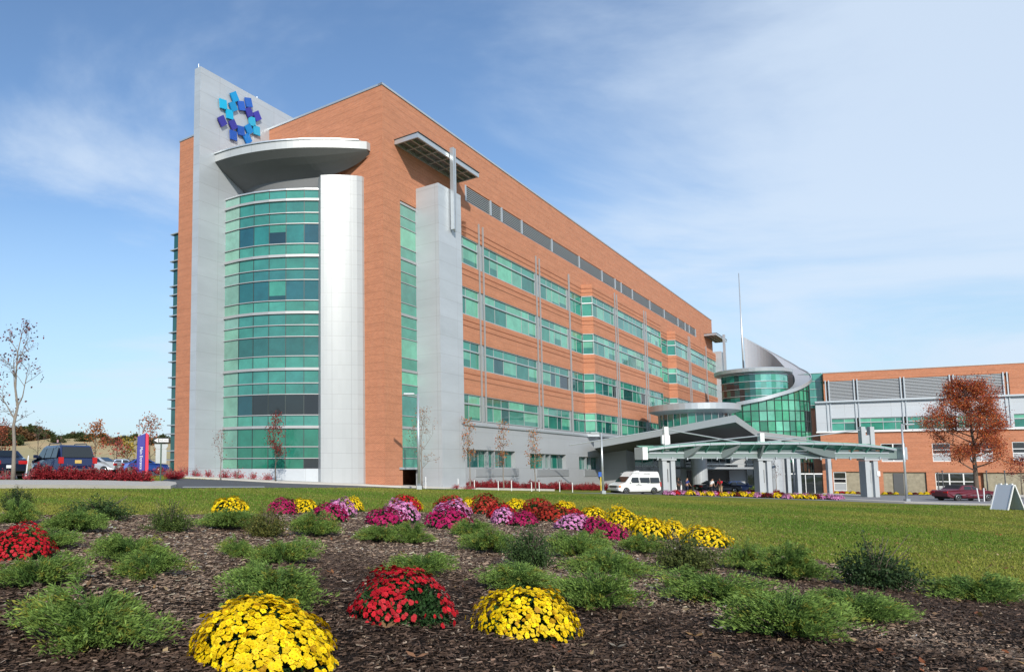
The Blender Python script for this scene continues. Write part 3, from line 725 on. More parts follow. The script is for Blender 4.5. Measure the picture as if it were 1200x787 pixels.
# ------------------------------------------------------------------ glass rotunda with upper drum and spiral roof
RC = Vector((66.8, 112., 0)); RR = 7.55
rot = thing('glass_rotunda', 'round green glass entrance rotunda with a silver spiral roof and smaller drum on top', 'rotunda', RC+Zv*-3.7)
GREENS = [(.05, .30, .17), (.09, .36, .24), (.03, .20, .12), (.12, .40, .28), (.02, .10, .07)]
def drum(c, r, a0, a1, na, z0, z1f, dz, cols, name, mw=.05, parent=rot):
    mbp = MB(); mbf = MB()
    def q(a, rr, z): return c+Vector((math.cos(a)*rr, math.sin(a)*rr, z))
    for i in range(na):
        b0 = a0+(a1-a0)*i/na; b1 = a0+(a1-a0)*(i+1)/na; z = z0; zt = z1f((b0+b1)/2); z1a, z1b = z1f(b0), z1f(b1)
        while z < zt-.05:
            za = min(z+dz, z1a); zb = min(z+dz, z1b)
            if zt-z < dz: za, zb = z1a, z1b
            if za > z+.01 or zb > z+.01: mbp.quad([q(b0, r, z), q(b1, r, z), q(b1, r, max(zb, z)), q(b0, r, max(za, z))], jit(cols(i, z), .2))
            if z > z0:
                mbf.solid([q(b0, r, z-.04), q(b1, r, z-.04), q(b1, r+.1, z-.04), q(b0, r+.1, z-.04)], [q(b0, r, z+.04), q(b1, r, z+.04), q(b1, r+.1, z+.04), q(b0, r+.1, z+.04)])
            z += dz
        if mw: mbf.tube([q(b0, r+.05, z0), q(b0, r+.05, z1a)], mw, 4)
    g_ = mbp.build(name, [GLASS], parent, fix=False); return g_, mbf
def zsp(deg):  # height of the spiral at an angle (0 = right, 90 = away from the camera)
    pts = [(-150, 9.2), (-130, 9.5), (-110, 10), (-90, 10.8), (-75, 11.4), (-60, 12.1), (-34, 13.4), (0, 15.3), (20, 17.1), (45, 19.6), (63, 21.5)]
    for (a, za), (b, zb) in zip(pts[:-1], pts[1:]):
        if deg <= b or b == 63: return za+(zb-za)*(deg-a)/(b-a)
gl, fr = drum(RC, RR, math.radians(-175), math.radians(25), 26, -3.7, lambda a: zsp(math.degrees(a))-.1 if math.degrees(a) > -150 else 8.5, 1.5,
              lambda i, z: (.008, .014, .013) if (i in (15, 16, 17, 18) and 4 < z < 7) or z < .5 else random.choice(GREENS[:4]) if z > 1 else random.choice((GREENS[2], GREENS[4])), 'curtain_wall')  # lowest panes darker: shade of the entrance recess put into their colour
fr.build('mullion', [FRAMEDK], gl)
mb = MB(); mb.revolve(RC, [(0, -3.6), (RR-.5, -3.6), (RR-.5, 8.4), (0, 8.4)], 24); mb.build('core', [CORE], rot)
UC = Vector((66.4, 110.5, 0)); 
gl, fr = drum(UC, 4.5, math.radians(-190), math.radians(10), 22, 7.4, lambda a: 14.0, 1.08, lambda i, z: random.choice((DEEP, DARK, TEAL)) if i < 8 else random.choice(((.10, .33, .30), (.13, .38, .33), SEA)), 'upper_drum', 0)
fr.build('band', [METAL], gl)
mb = MB(); mb.revolve(UC, [(0, 7), (4.1, 7), (4.1, 13.9), (0, 13.9)], 24); mb.build('core', [CORE], rot)
mb = MB(); mb.revolve(UC, [(0, 13.98), (4.6, 13.98), (5.2, 14.2), (5.25, 14.7), (5.0, 14.8), (0, 14.85)], 40); mb.build('drum_roof', [METAL], rot)
# spiral: ramp soffit + inner back wall + outer edge
mbs = MB(); mbw = MB(); mbe = MB(); NSP = 60; RI = 5.7
SPW = plain('spiral_metal', (.42, .43, .46), .45, .35, .04)
def sp(deg, r, dz=0): a = math.radians(deg); return RC+Vector((math.cos(a)*r, math.sin(a)*r, zsp(deg)+dz))
for i in range(NSP):
    d0 = -134+(63+134)*i/NSP; d1 = -134+(63+134)*(i+1)/NSP
    def ro(d): return RR+.3
    def wi(d): return ro(d)-.25-1.75*sstep(-125, -30, d)*(1-sstep(5, 50, d))
    a0, a1, b0, b1 = ro(d0), ro(d1), min(wi(d0), ro(d0)-.25), min(wi(d1), ro(d1)-.25)
    mbs.solid([sp(d0, a0, -.15), sp(d1, a1, -.15), sp(d1, b1, -.15), sp(d0, b0, -.15)], [sp(d0, a0, .05), sp(d1, a1, .05), sp(d1, b1, .05), sp(d0, b0, .05)])
    mbe.solid([sp(d0, a0+.02, -.3), sp(d1, a1+.02, -.3), sp(d1, a1+.14, -.3), sp(d0, a0+.14, -.3)], [sp(d0, a0+.02, .22), sp(d1, a1+.02, .22), sp(d1, a1+.14, .22), sp(d0, a0+.14, .22)])
    if d0 > -20:
        q0, q1 = RC+Vector((math.cos(math.radians(d0))*b0, math.sin(math.radians(d0))*b0, 8.4)), RC+Vector((math.cos(math.radians(d1))*b1, math.sin(math.radians(d1))*b1, 8.4))
        e0 = Vector((q0.x-RC.x, q0.y-RC.y, 0)).normalized()*.2; e1 = Vector((q1.x-RC.x, q1.y-RC.y, 0)).normalized()*.2
        mbw.solid([q0, q1, q1+e1, q0+e0], [q0+Zv*(zsp(d0)-8.56), q1+Zv*(zsp(d1)-8.56), q1+e1+Zv*(zsp(d1)-8.56), q0+e0+Zv*(zsp(d0)-8.56)])
rp = mbs.build('spiral_roof', [SPW], rot, smooth=False); mbe.build('edge', [METAL], rp); mbw.build('spiral_wall', [SPW], rot)
# white flag mast behind
mp_ = at(871.5, 432, 122); mt = at(863, 320, 122)
o = MB(); o.tube([Vector((mp_.x, mp_.y, -3.5)), Vector((mp_.x, mp_.y, mt.z*.6)), Vector((mp_.x, mp_.y, mt.z))], [.2, .15, .06], 10)
o = o.build('roof_mast', [METAL], None, smooth=True, uv=False); tag(o, 'tall thin white mast rising behind the glass rotunda', 'mast')
# entrance hall block between the long facade and the rotunda
eh = thing('entrance_hall', 'low glazed entrance hall with sliding doors behind the drop-off canopy', 'entrance hall', Vector((50, 88, -3.1)))
mb = MB()
mb.box((46.8, 96.6, -.4), (22, 12, 7.4)); mb.build('wall', [STONEBAND], eh)
hx0 = at(806, 540, 90).x; hx1 = at(856, 540, 90).x
def fwall(y): return lambda a, b, z: Vector((a, y-b, z))
FW = fwall(90.55)
for a, b, c, d in ((38.0, 44.8, -3.1, 1.6), (45.4, 51, .1, 1.9), (53, 57.4, -3.2, 1.9)):
    leg_window(eh, 'window', (a, 0), (b, 0), c, d, fn=FW, colf=lambda j, z: random.choice(((.03, .05, .055), (.02, .035, .04), TEAL, DARK)), trans=c+(d-c)*.72, mull=1.1, dep=.12, blinds=False)
mb = MB(); mb.fbox(FW, 45.6, 50.8, .02, .1, -3.2, -.3); mb.build('sliding_door', [plain('entrance_dark', (.025, .018, .018), .25)], eh)
mb = MB(); mb.fbox(FW, 45.0, 53.0, .1, 2.6, -.1, .12); mb.fbox(FW, 45.8, 52, .1, 1.6, .4, .55); mb.build('door_canopy', [METAL], eh)
for x in (44.9, 53.8):
    mb = MB(); mb.revolve((x, 86.2, 0), [(0, -3.2), (.85, -3.2), (.85, 3.2), (0, 3.2)], 20); mb.build('column', [PANEL], eh, smooth=False)
for x in (56.0, 57.2, 60.9):
    mb = MB(); mb.box((x, 87.2, -.8), (.42, .42, 5.6)); mb.build('column', [PANEL], eh)
# link wall under the folded canopy at the left, facing the camera
mb = MB(); mb.solid([R(46.5, 0, -4), R(46.5, 3.2, -4), R(50, 3.2, -4), R(50, 0, -4)], [R(46.5, 0, 3.7), R(46.5, 3.2, 3.7), R(50, 3.2, 3.7), R(50, 0, 3.7)]); mb.build('side_wall', [STONEBAND], eh)
# folded metal porch roof
def plate(mb, pts, th, mi=0):
    mb.solid([Vector(p)-Zv*th for p in pts], [Vector(p) for p in pts], mi=mi)
a_ = at(696, 517.5, 84); b_ = at(861.5, 485.8, 74); c_ = at(888.5, 505, 86); d_ = at(790, 522, 96); e_ = at(703, 531, 90)
d2_ = Vector((48, 94, 3.6)); 
mb = MB(); plate(mb, [a_, b_, c_, Vector((c_.x, 91, c_.z-.3)), Vector((e_.x+2, 92, a_.z-1.0))], .0)
mb = MB()
top = [a_, b_, c_, Vector((62, 92.5, 3.9)), Vector((36, 92, 2.2))]
cen = sum(top, Vector())/5
soff = [p-Zv*.75 for p in top]
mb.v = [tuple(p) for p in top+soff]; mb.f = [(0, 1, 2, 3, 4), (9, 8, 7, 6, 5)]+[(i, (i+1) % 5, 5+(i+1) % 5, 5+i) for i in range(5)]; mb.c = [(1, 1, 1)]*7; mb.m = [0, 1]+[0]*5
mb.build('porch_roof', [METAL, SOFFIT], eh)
# round silver canopy above the entrance
RC2 = Vector(((819-PX)/F*94, 95., 0)); 
mb = MB(); mb.revolve(RC2, [(0, 6.9), (4.2, 6.9), (5.3, 7.3), (5.4, 7.35), (5.4, 8.1), (5.1, 8.17), (0, 8.17)], 48); dc = mb.build('disc_roof', [METAL], eh)
gl, fr = drum(RC2, 4.2, math.radians(-200), math.radians(20), 18, 4.6, lambda a: 6.95, 2.35, lambda i, z: random.choice((DEEP, DARK, SEA, TEAL)), 'clerestory_glass', .05, eh)
fr.build('mullion', [FRAME], gl)
mb = MB(); mb.revolve(RC2, [(0, 2), (4.0, 2), (4.0, 6.8), (0, 7.2)], 24); mb.build('core', [CORE], eh)
# doors in the shade right of the hall (below the rotunda)
mb = MB(); yd = 103.4
fd = fwall(yd)
mb.fbox(fd, 64.5, 75.0, 0, .3, 1.9, 2.7); mb.build('lintel', [METAL], rot)
for k in range(5):
    x = 65.0+k*1.25
    mbp = MB(); mbp.fbox(fd, x, x+1.05, .1, .16, -3.6, -.9); mbp.c = [(.01, .015, .016)]*len(mbp.c); dd = mbp.build('door', [GLASS], rot)
    mbf = MB(); mbf.fbox(fd, x-.08, x, .08, .22, -3.6, -.8); mbf.fbox(fd, x-.08, x+1.13, .08, .22, -.88, -.72); mbf.build('frame', [WHITE], dd)
# ------------------------------------------------------------------ drop-off canopy: green glass on grey piers
dc_ = thing('glass_canopy', 'long green glass drop-off canopy with grey steel beam on three grey piers', 'canopy', Vector((50, 74, -2.8)))
CG = plain('green_canopy_glass', (.13, .38, .29), .15, 0, .06, .4)
STEEL = plain('painted_steel', (.19, .255, .245), .5, .2, .05)
DSTEEL = plain('dark_steel', (.16, .20, .20), .5, .2, .05)
PIER = plain('pier_grey', (.40, .43, .45), .6, .05, .06)
yb = 74.0
def X(px, y=yb): return (px-PX)/850*(y*math.cos(P)+1*math.sin(P))
x0, x1 = X(757), X(1046)
def ztop(x):  # bowed in plan and section: highest in the middle
    u = (x-x0)/(x1-x0); return 2.0+.62*(1-abs(2*u-1)**3.4)
for k in range(17):   # glass panes, one per bay
    a, b = x0+(x1-x0)*k/17+.015, x0+(x1-x0)*(k+1)/17-.015
    mb = MB(); za, zb = ztop(a), ztop(b); fa = .8*(1-abs(2*(a-x0)/(x1-x0)-1)**3)+.55; fb = .8*(1-abs(2*(b-x0)/(x1-x0)-1)**3)+.55
    mb.solid([Vector((a, yb-fa, za-.05)), Vector((b, yb-fb, zb-.05)), Vector((b, yb-.1, 1.8)), Vector((a, yb-.1, 1.8))], [Vector((a, yb-fa, za)), Vector((b, yb-fb, zb)), Vector((b, yb-.1, 1.86)), Vector((a, yb-.1, 1.86))])
    mb.solid([Vector((a, yb+.1, 1.8)), Vector((b, yb+.1, 1.8)), Vector((b, yb+2.2, 2.3)), Vector((a, yb+2.2, 2.3))], [Vector((a, yb+.1, 1.86)), Vector((b, yb+.1, 1.86)), Vector((b, yb+2.2, 2.36)), Vector((a, yb+2.2, 2.36))])
    p_ = mb.build('glass_pane', [CG], dc_)
    mb = MB(); mb.solid([Vector((a, yb-fa, za-.26)), Vector((b, yb-fb, zb-.26)), Vector((b, yb-fb-.1, zb-.26)), Vector((a, yb-fa-.1, za-.26))], [Vector((a, yb-fa, za-.06)), Vector((b, yb-fb, zb-.06)), Vector((b, yb-fb-.1, zb-.06)), Vector((a, yb-fa-.1, za-.06))])
    mb.build('edge_rail', [METAL], p_)
    mb = MB(); mb.solid([Vector((a-.05, yb-fa, za-.3)), Vector((a+.05, yb-fa, za-.3)), Vector((a+.05, yb-.31, 1.5)), Vector((a-.05, yb-.31, 1.5))], [Vector((a-.05, yb-fa, za-.07)), Vector((a+.05, yb-fa, za-.07)), Vector((a+.05, yb-.31, 1.79)), Vector((a-.05, yb-.31, 1.79))]); mb.build('purlin', [CG], p_)
mb = MB(); mb.fbox(fwall(yb), x0-.2, x1+.3, -.3, .3, .95, 1.75); mb.build('beam', [STEEL], dc_)
mb = MB(); mb.fbox(fwall(yb), x0+.2, x1-.6, .31, .36, 1.45, 1.6); mb.fbox(fwall(yb), x0+.2, x1-.6, .31, .36, 1.0, 1.07); mb.build('beam_flange', [METAL], dc_)
for px in (757, 1046):
    mb = MB(); x = X(px); s_ = -1 if px < 800 else 1
    mb.fbox(fwall(yb), x-.25+s_*.5, x+.25+s_*.5, -.9, 1.0, .85, 2.1); mb.build('end_block', [WHITE if px < 800 else METAL], dc_)
for px in (801, 845, 887, 975):   # curved brackets
    mb = MB(); x = X(px); pts = []
    dx = -1.2 if px < 880 else (0 if px == 887 else 4.2)
    for k in range(7):
        u = k/6; pts.append((u, 1.0+1.2*u**1.5))
    base = [Vector((x+dx*(-u), yb-.35-.9*u, z)) for u, z in pts]; topp = [Vector((x+dx*(-u), yb-.35-.9*u, min(z+.9*(1-u)+.12, ztop(x)-.1))) for u, z in pts]
    for i in range(6):
        mb.solid([base[i]-Vector((.1, 0, 0)), base[i]+Vector((.1, 0, 0)), base[i+1]+Vector((.1, 0, 0)), base[i+1]-Vector((.1, 0, 0))], [topp[i]-Vector((.1, 0, 0)), topp[i]+Vector((.1, 0, 0)), topp[i+1]+Vector((.1, 0, 0)), topp[i+1]-Vector((.1, 0, 0))])
    mb.build('bracket', [DSTEEL], dc_)
for i in range(16):
    x = x0+1+i*1.5; mb = MB(); mb.box((x, yb-.4, .98), (.12, .12, .3)); mb.build('downlight', [METAL], dc_)
masts = []
for px, zt_ in ((781, 4.2), (893, 3.55), (1017, 4.2)):
    x = X(px); zb = T(x, yb)
    mb = MB()
    for d_x in (-.42, .42): mb.box((x+d_x, yb, (zb+.75)/2), (.44, .9, .75-zb+.0))
    mb.box((x, yb+.1, (zb+.6)/2), (.42, .5, .6-zb)); mb.box((x, yb, .86), (1.5, 1.1, .16)); pr = mb.build('pier', [PIER], dc_)
    mb = MB(); mb.box((x-.05, yb-.2, (zb+1.2)/2), (.08, .08, 1.3)); mb.build('handrail', [METALD], pr)
    if px > 1000: mb = MB(); mb.box((x+.6, yb-.49, -.55), (.3, .08, .5)); mb.build('notice_box', [WHITE], pr)
    mb = MB()
    for d_x in ((-.45, .45) if px > 1000 else (0,)): mb.box((x+d_x, yb, (zt_+1.7)/2), (.42, .5, zt_-1.7))
    mb.box((x, yb+.05, zt_-1.3), (.8, .3, .9)); mb.build('mast', [PIER if px > 1000 else WHITE], dc_)
    for xe in ((x-10, x+9) if px < 1000 else (x-13,)):
        mb = MB(); mb.tube([(x, yb, zt_-.25), (xe, yb-.5, 2.3)], .06, 6); mb.build('tie_rod', [METAL], dc_)
# ------------------------------------------------------------------ vehicles
PAINT = {}
def paint(name, col, metal=.0):
    if name not in PAINT: PAINT[name] = plain('paint_'+name, col, .32, metal, .03, coat=.8)
    return PAINT[name]
RUBBER = plain('rubber', (.018, .018, .018), .85); CHROME = plain('chrome', (.6, .6, .6), .2, .9, .02)
CARGLASS = plain('car_glass', (.012, .016, .018), .05, 0, .0, spec=.8)
REDL = plain('red_lens', (.45, .01, .01), .2, 0, .02); AMBER = plain('amber_lens', (.75, .22, .02), .2, 0, .02); CLEAR = plain('headlamp_lens', (.5, .52, .55), .1, .3, .02)
PLATE = plain('number_plate', (.60, .42, .12), .5, 0, .05)
def car(name, label, loc, rz, L_, W_, prof, belt, wheels, wr, pnt, win, group=None, tumble=.18, extras=()):
    """prof: side outline (x forward, z up) of the body shell, clockwise from rear bottom; win: list of side-window polygons"""
    root = local_thing(name, label, {'van': 'van', 'suv': 'car', 'car': 'car'}.get(name.split('_')[-1], 'car'), loc, rz, group)
    hw = W_/2
    def yw(z, x):   # half width at height z
        w_ = hw if z < belt else hw-tumble*(z-belt)/.6
        e = max(0, abs(x)-(L_/2-.45)); w_ -= .5*e*e+.10*e
        return w_-(.05 if z < .35 else 0)
    # body outline with wheel arches
    pts = list(prof)
    bottom = []
    for wx in wheels[::-1]:
        for k in range(9):
            a = math.pi*k/8; bottom.append((wx+math.cos(a)*(wr+.07), .26+math.sin(a)*(wr+.04+.05)))
    outline = pts+bottom
    mb = MB(); n = len(outline)
    for sgn in (-1, 1): mb.v += [(x, sgn*yw(z, x), z) for x, z in outline]
    for i in range(n):
        j = (i+1) % n; mb.f.append((i, j, n+j, n+i))
    mb.f.append(tuple(range(n))); mb.f.append(tuple(range(2*n-1, n-1, -1)))
    mb.c = [(1, 1, 1)]*len(mb.f); mb.m = [0]*len(mb.f)
    body = mb.build('body', [pnt], root, uv=False, bevel=.035)
    for sgn in (-1, 1):
        for poly in win:
            mb = MB(); a = [(x, sgn*(yw(z, x)-.02), z) for x, z in poly]; b = [(x, sgn*(yw(z, x)+.012), z) for x, z in poly]
            mb.solid(a, b); mb.build('window', [CARGLASS], root, uv=False)
        for wx in wheels:
            mb = MB(); c = (wx, sgn*(hw-.12), wr)
            mb.revolve(c, [(.0, -.1), (wr*.62, -.1), (wr*.93, -.11), (wr, -.07), (wr, .07), (wr*.93, .11), (wr*.62, .1), (0, .08)], 20, (0, 1, 0)); wl = mb.build('wheel', [RUBBER], root, uv=False)
            mb = MB(); s_ = sgn
            mb.revolve((wx, sgn*(hw-.115), wr), [(wr*.62, .105*s_), (wr*.55, .115*s_), (wr*.5, .07*s_), (wr*.16, .06*s_), (wr*.14, .11*s_), (0, .115*s_)], 16, (0, 1, 0)); mb.build('rim', [CHROME], wl, uv=False)
        mb = MB(); mx = extras_get(extras, 'mirror', 1.0); mb.box((mx, sgn*(hw+.08), belt+.1), (.14, .2, .17)); mb.build('mirror', [pnt], root, uv=False, bevel=.02)
    mb = MB(); mb.box((0, 0, .33), (L_-.6, W_-.3, .3)); mb.build('underbody', [RUBBER], root, uv=False)
    return root, yw
def extras_get(e, k, d):
    for a in e:
        if a[0] == k: return a[1]
    return d
def lbox(root, name, mat, c, sz, bevel=.01):
    mb = MB(); mb.box(c, sz); return mb.build(name, [mat], root, uv=False, bevel=bevel)
def pane(root, name, mat, pts, th=.015):
    p = [Vector(q) for q in pts]; nrm = (p[1]-p[0]).cross(p[2]-p[0]).normalized()*th
    mb = MB(); mb.solid([q-nrm for q in p], [q+nrm for q in p]); return mb.build(name, [mat], root, uv=False)
# white high-top passenger van
vp = gnd(744, 578.3)
VPROF = [(-2.75, .42), (-2.78, .9), (-2.72, 1.75), (-2.60, 2.3), (-2.45, 2.42), (.35, 2.45), (.75, 2.35), (1.05, 2.0), (1.25, 1.85), (1.85, 1.28), (2.62, 1.05), (2.75, .9), (2.78, .42)]
VW = [[(-2.55, 1.22), (-1.35, 1.22), (-1.35, 1.78), (-2.5, 1.78)], [(-1.22, 1.22), (.0, 1.22), (.0, 1.78), (-1.22, 1.78)], [(.2, 1.22), (1.35, 1.22), (1.0, 1.8), (.2, 1.8)]]
rzv = math.atan2(-.28, -.96)
van, ywv = car('passenger_van', 'white high-roof passenger van parked in front of the entrance', vp, rzv, 5.56, 1.95, VPROF, 1.2, [-1.75, 1.85], .38, paint('white', (.72, .73, .73)), VW, tumble=.10, extras=(('mirror', 1.35),))
van.scale = (.89, .89, .89)
pane(van, 'windscreen', CARGLASS, [(1.87, -.82, 1.32), (1.87, .82, 1.32), (1.28, .74, 1.88), (1.28, -.74, 1.88)])
lbox(van, 'grille', METALD, (2.77, 0, .82), (.08, 1.1, .26)); 
for s_ in (-1, 1): h = lbox(van, 'headlight', CLEAR, (2.72, s_*.74, .84), (.12, .28, .2)); lbox(van, 'indicator', AMBER, (2.62, s_*.885, .84), (.2, .1, .18)); lbox(van, 'tail_light', REDL, (-2.72, s_*.83, 1.05), (.1, .14, .5))
lbox(van, 'bumper', METAL, (2.8, 0, .5), (.14, 1.75, .2), .03); lbox(van, 'rear_bumper', METALD, (-2.8, 0, .5), (.12, 1.8, .2), .03)
for s_ in (-1, 1): lbox(van, 'door_seam', METALD, (.12, s_*(ywv(.9, .1)+.002), 1.15), (.015, .006, 1.25), 0); lbox(van, 'door_handle', METALD, (.3, s_*(.98), 1.08), (.16, .03, .05), 0)
DECAL = plain('grey_lettering', (.25, .26, .27), .6)
for x0_, z_, s_, n_ in ((1.05, 2.22, 1, 9), (-.6, 2.2, 1, 7), (.6, .98, 1, 6)):
    mb = MB()
    for k in range(n_): mb.box((x0_-k*.13, s_*(ywv(z_, 0)+.004), z_), (.08, .008, .12 if k % 3 else .09))
    o = mb.build('lettering', [DECAL], van, uv=False)
    mb = MB()
    for k in range(n_): mb.box((x0_-k*.13, -s_*(ywv(z_, 0)+.004), z_), (.08, .008, .12 if k % 3 else .09))
    mb.build('lettering', [DECAL], van, uv=False)
lbox(van, 'roof_vent', WHITE, (-.3, 0, 2.47), (.4, .4, .1), .03)
# dark blue estate / suv seen from behind at the left
sp_ = Vector((-12.9, 36.4, T(-12.9, 36.4)))
SPROF = [(-2.3, .4), (-2.34, .75), (-2.28, 1.08), (-1.95, 1.66), (-1.75, 1.72), (.2, 1.72), (.55, 1.64), (1.15, 1.12), (2.1, 1.0), (2.32, .85), (2.35, .4)]
SW = [[(-1.95, 1.12), (-1.2, 1.12), (-1.2, 1.58), (-1.8, 1.58)], [(-1.1, 1.12), (-.2, 1.12), (-.2, 1.6), (-1.1, 1.6)], [(-.1, 1.12), (.95, 1.12), (.45, 1.6), (-.1, 1.6)]]
suv, yws = car('parked_suv', 'dark blue estate car seen from behind with roof rails behind the red hedge', sp_, math.atan2(.79, -.61), 4.7, 1.85, SPROF, 1.1, [-1.4, 1.4], .35, paint('navy', (.010, .022, .085), .3), SW)
pane(suv, 'rear_window', CARGLASS, [(-2.29, -.76, 1.12), (-2.29, .76, 1.12), (-1.99, .66, 1.62), (-1.99, -.66, 1.62)])
for s_ in (-1, 1):
    lbox(suv, 'tail_light', REDL, (-2.27, s_*.80, .98), (.16, .22, .3)); mb = MB(); mb.tube([(-1.7, s_*.62, 1.72), (-1.6, s_*.62, 1.80), (.0, s_*.62, 1.82), (.2, s_*.62, 1.73)], .025, 6); mb.build('roof_rail', [METALD], suv, uv=False)
    lbox(suv, 'headlight', CLEAR, (2.25, s_*.7, .8), (.16, .3, .16))
lbox(suv, 'number_plate', PLATE, (-2.33, 0, .92), (.03, .32, .16)); lbox(suv, 'rear_bumper', METALD, (-2.36, 0, .5), (.14, 1.7, .2), .03); lbox(suv, 'front_bumper', METALD, (2.36, 0, .5), (.14, 1.7, .2), .03)
mb = MB(); mb.tube([(-.9, .55, 1.72), (-.9, .57, 2.0)], .008, 5); fl = mb.build('flag_stick', [METAL], suv, uv=False)
FLAG = plain('flag_red_white', (.6, .12, .18), .8, 0, .5, 20)
mb = MB()
for k in range(3):
    for j in range(5): mb.solid([(-.9-k*.08, .57+.01*(k % 2), 1.86+j*.026), (-.98-k*.08, .57+.01*((k+1) % 2), 1.86+j*.026), (-.98-k*.08, .58+.01*((k+1) % 2), 1.86+j*.026), (-.9-k*.08, .58+.01*(k % 2), 1.86+j*.026)], [(-.9-k*.08, .57+.01*(k % 2), 1.882+j*.026), (-.98-k*.08, .57+.01*((k+1) % 2), 1.882+j*.026), (-.98-k*.08, .58+.01*((k+1) % 2), 1.882+j*.026), (-.9-k*.08, .58+.01*(k % 2), 1.882+j*.026)], mi=j % 2)
mb.build('flag', [FLAG, WHITE], fl, uv=False)
# saloon at the left edge
SAL = [(-2.3, .4), (-2.36, .8), (-2.25, 1.0), (-1.5, 1.08), (-.85, 1.43), (.25, 1.45), (1.05, 1.03), (2.1, .9), (2.35, .72), (2.38, .4)]
SALW = [[(-1.15, 1.06), (-.25, 1.06), (-.25, 1.36), (-.8, 1.36)], [(-.15, 1.06), (.8, 1.04), (.28, 1.37), (-.15, 1.37)]]
def saloon(label, loc, rz, pn, col, metal=0., group=None, name='parked_car'):
    c, y_ = car(name, label, loc, rz, 4.72, 1.8, SAL, 1.02, [-1.4, 1.42], .33, paint(pn, col, metal), SALW, group=group)
    pane(c, 'rear_window', CARGLASS, [(-1.45, -.68, 1.12), (-1.45, .68, 1.12), (-.92, .58, 1.425), (-.92, -.58, 1.425)])
    pane(c, 'windscreen', CARGLASS, [(1.0, -.68, 1.075), (1.0, .68, 1.075), (.32, .58, 1.435), (.32, -.58, 1.435)])
    for s_ in (-1, 1): lbox(c, 'tail_light', REDL, (-2.3, s_*.62, .83), (.12, .42, .17)); lbox(c, 'headlight', CLEAR, (2.28, s_*.62, .72), (.14, .34, .13))
    lbox(c, 'number_plate', WHITE, (-2.38, 0, .62), (.03, .32, .15)); return c
CARG = 'cars in the car park on the left'
lc = saloon('dark car with red tail lights cut by the left edge behind the slim tree', Vector((-16.5, 37.2, T(-16.5, 37.2))), math.atan2(.79, -.61), 'black_blue', (.012, .02, .05), .2, CARG)
suv['group'] = CARG
saloon('silver saloon beyond the red hedge right of the dark blue estate', Vector((-19.2, 62, T(-19, 62))), 2.9, 'silver', (.5, .52, .54), .4, CARG)
saloon('white car on the far side of the car park beside the silver one', Vector((-23.6, 67, T(-23, 67))), 3.1, 'white2', (.7, .7, .7), 0, CARG)
saloon('blue saloon in the car park just left of the brick corner', Vector((-17.2, 71, T(-17, 71))), .4, 'blue', (.02, .07, .30), .2, CARG)
saloon('grey-blue car in the car park directly behind the pylon sign', Vector((-20.4, 76, T(-20, 76))), .2, 'greyblue', (.10, .16, .26), .2, CARG)
# red car with a dark soft top at the right
rc = gnd(1144, 587)
CONV = [(-2.35, .4), (-2.42, .82), (-2.3, .95), (-1.35, 1.0), (-.85, 1.36), (.1, 1.38), (.75, 1.0), (2.2, .86), (2.4, .7), (2.42, .4)]
CVW = [[(-.85, 1.01), (-.1, 1.01), (-.15, 1.3), (-.75, 1.3)], [(0, 1.01), (.6, 1.0), (.1, 1.31), (-.05, 1.31)]]
cv, y_ = car('parked_convertible', 'dark red car with a black soft top parked under the red maple', rc+Vector((0, 1.2, 0)), .08, 4.85, 1.8, CONV, .97, [-1.45, 1.45], .33, paint('maroon', (.13, .008, .018), .2), CVW)
BT = plain('black_fabric', (.02, .02, .025), .8)
mb = MB(); mb.solid([(-1.3, -.78, 1.02), (.1, -.62, 1.395), (.1, .62, 1.395), (-1.3, .78, 1.02)], [(-.9, -.68, 1.40), (.1, -.6, 1.43), (.1, .6, 1.43), (-.9, .68, 1.40)]); mb.build('soft_top', [BT], cv, uv=False)
pane(cv, 'windscreen', CARGLASS, [(.72, -.68, 1.04), (.72, .68, 1.04), (.16, .58, 1.37), (.16, -.58, 1.37)])
for s_ in (-1, 1): lbox(cv, 'tail_light', REDL, (-2.38, s_*.62, .78), (.1, .4, .15)); lbox(cv, 'headlight', CLEAR, (2.33, s_*.62, .7), (.14, .34, .12)); lbox(cv, 'chrome_strip', CHROME, (0, s_*.905, .55), (4.0, .02, .03), 0)
# dark car and blue car waiting under the canopy
for lb, px, py, rz, pn, col in (('dark car standing at the sliding doors behind the two men', 838, 577.4, 0.05, 'black', (.012, .012, .02)), ('small blue car partly hidden beside the man in red', 857, 577.0, .1, 'blue2', (.02, .05, .16))):
    p = gnd(px, py); y = 82.5 if px < 850 else 84.0; x = (px-PX)/850*y; saloon(lb, Vector((x, y, T(x, y))), rz, pn, col, .2)
# ------------------------------------------------------------------ signs, lamps, bollards
def text_mesh(parent, name, body, size, loc, rot, mat, ext=.002, align='CENTER'):
    cu = bpy.data.curves.new('t', 'FONT'); cu.body = body; cu.size = size; cu.extrude = ext; cu.align_x = align; cu.align_y = 'CENTER'
    o = bpy.data.objects.new('t', cu); COL.objects.link(o); bpy.context.view_layer.update()
    me = bpy.data.meshes.new_from_object(o); bpy.data.objects.remove(o)
    me.materials.clear(); me.materials.append(mat); ob = bpy.data.objects.new(name, me); COL.objects.link(ob)
    if parent: ob.parent = parent
    ob.matrix_local = Matrix.Translation(loc) @ rot; return ob
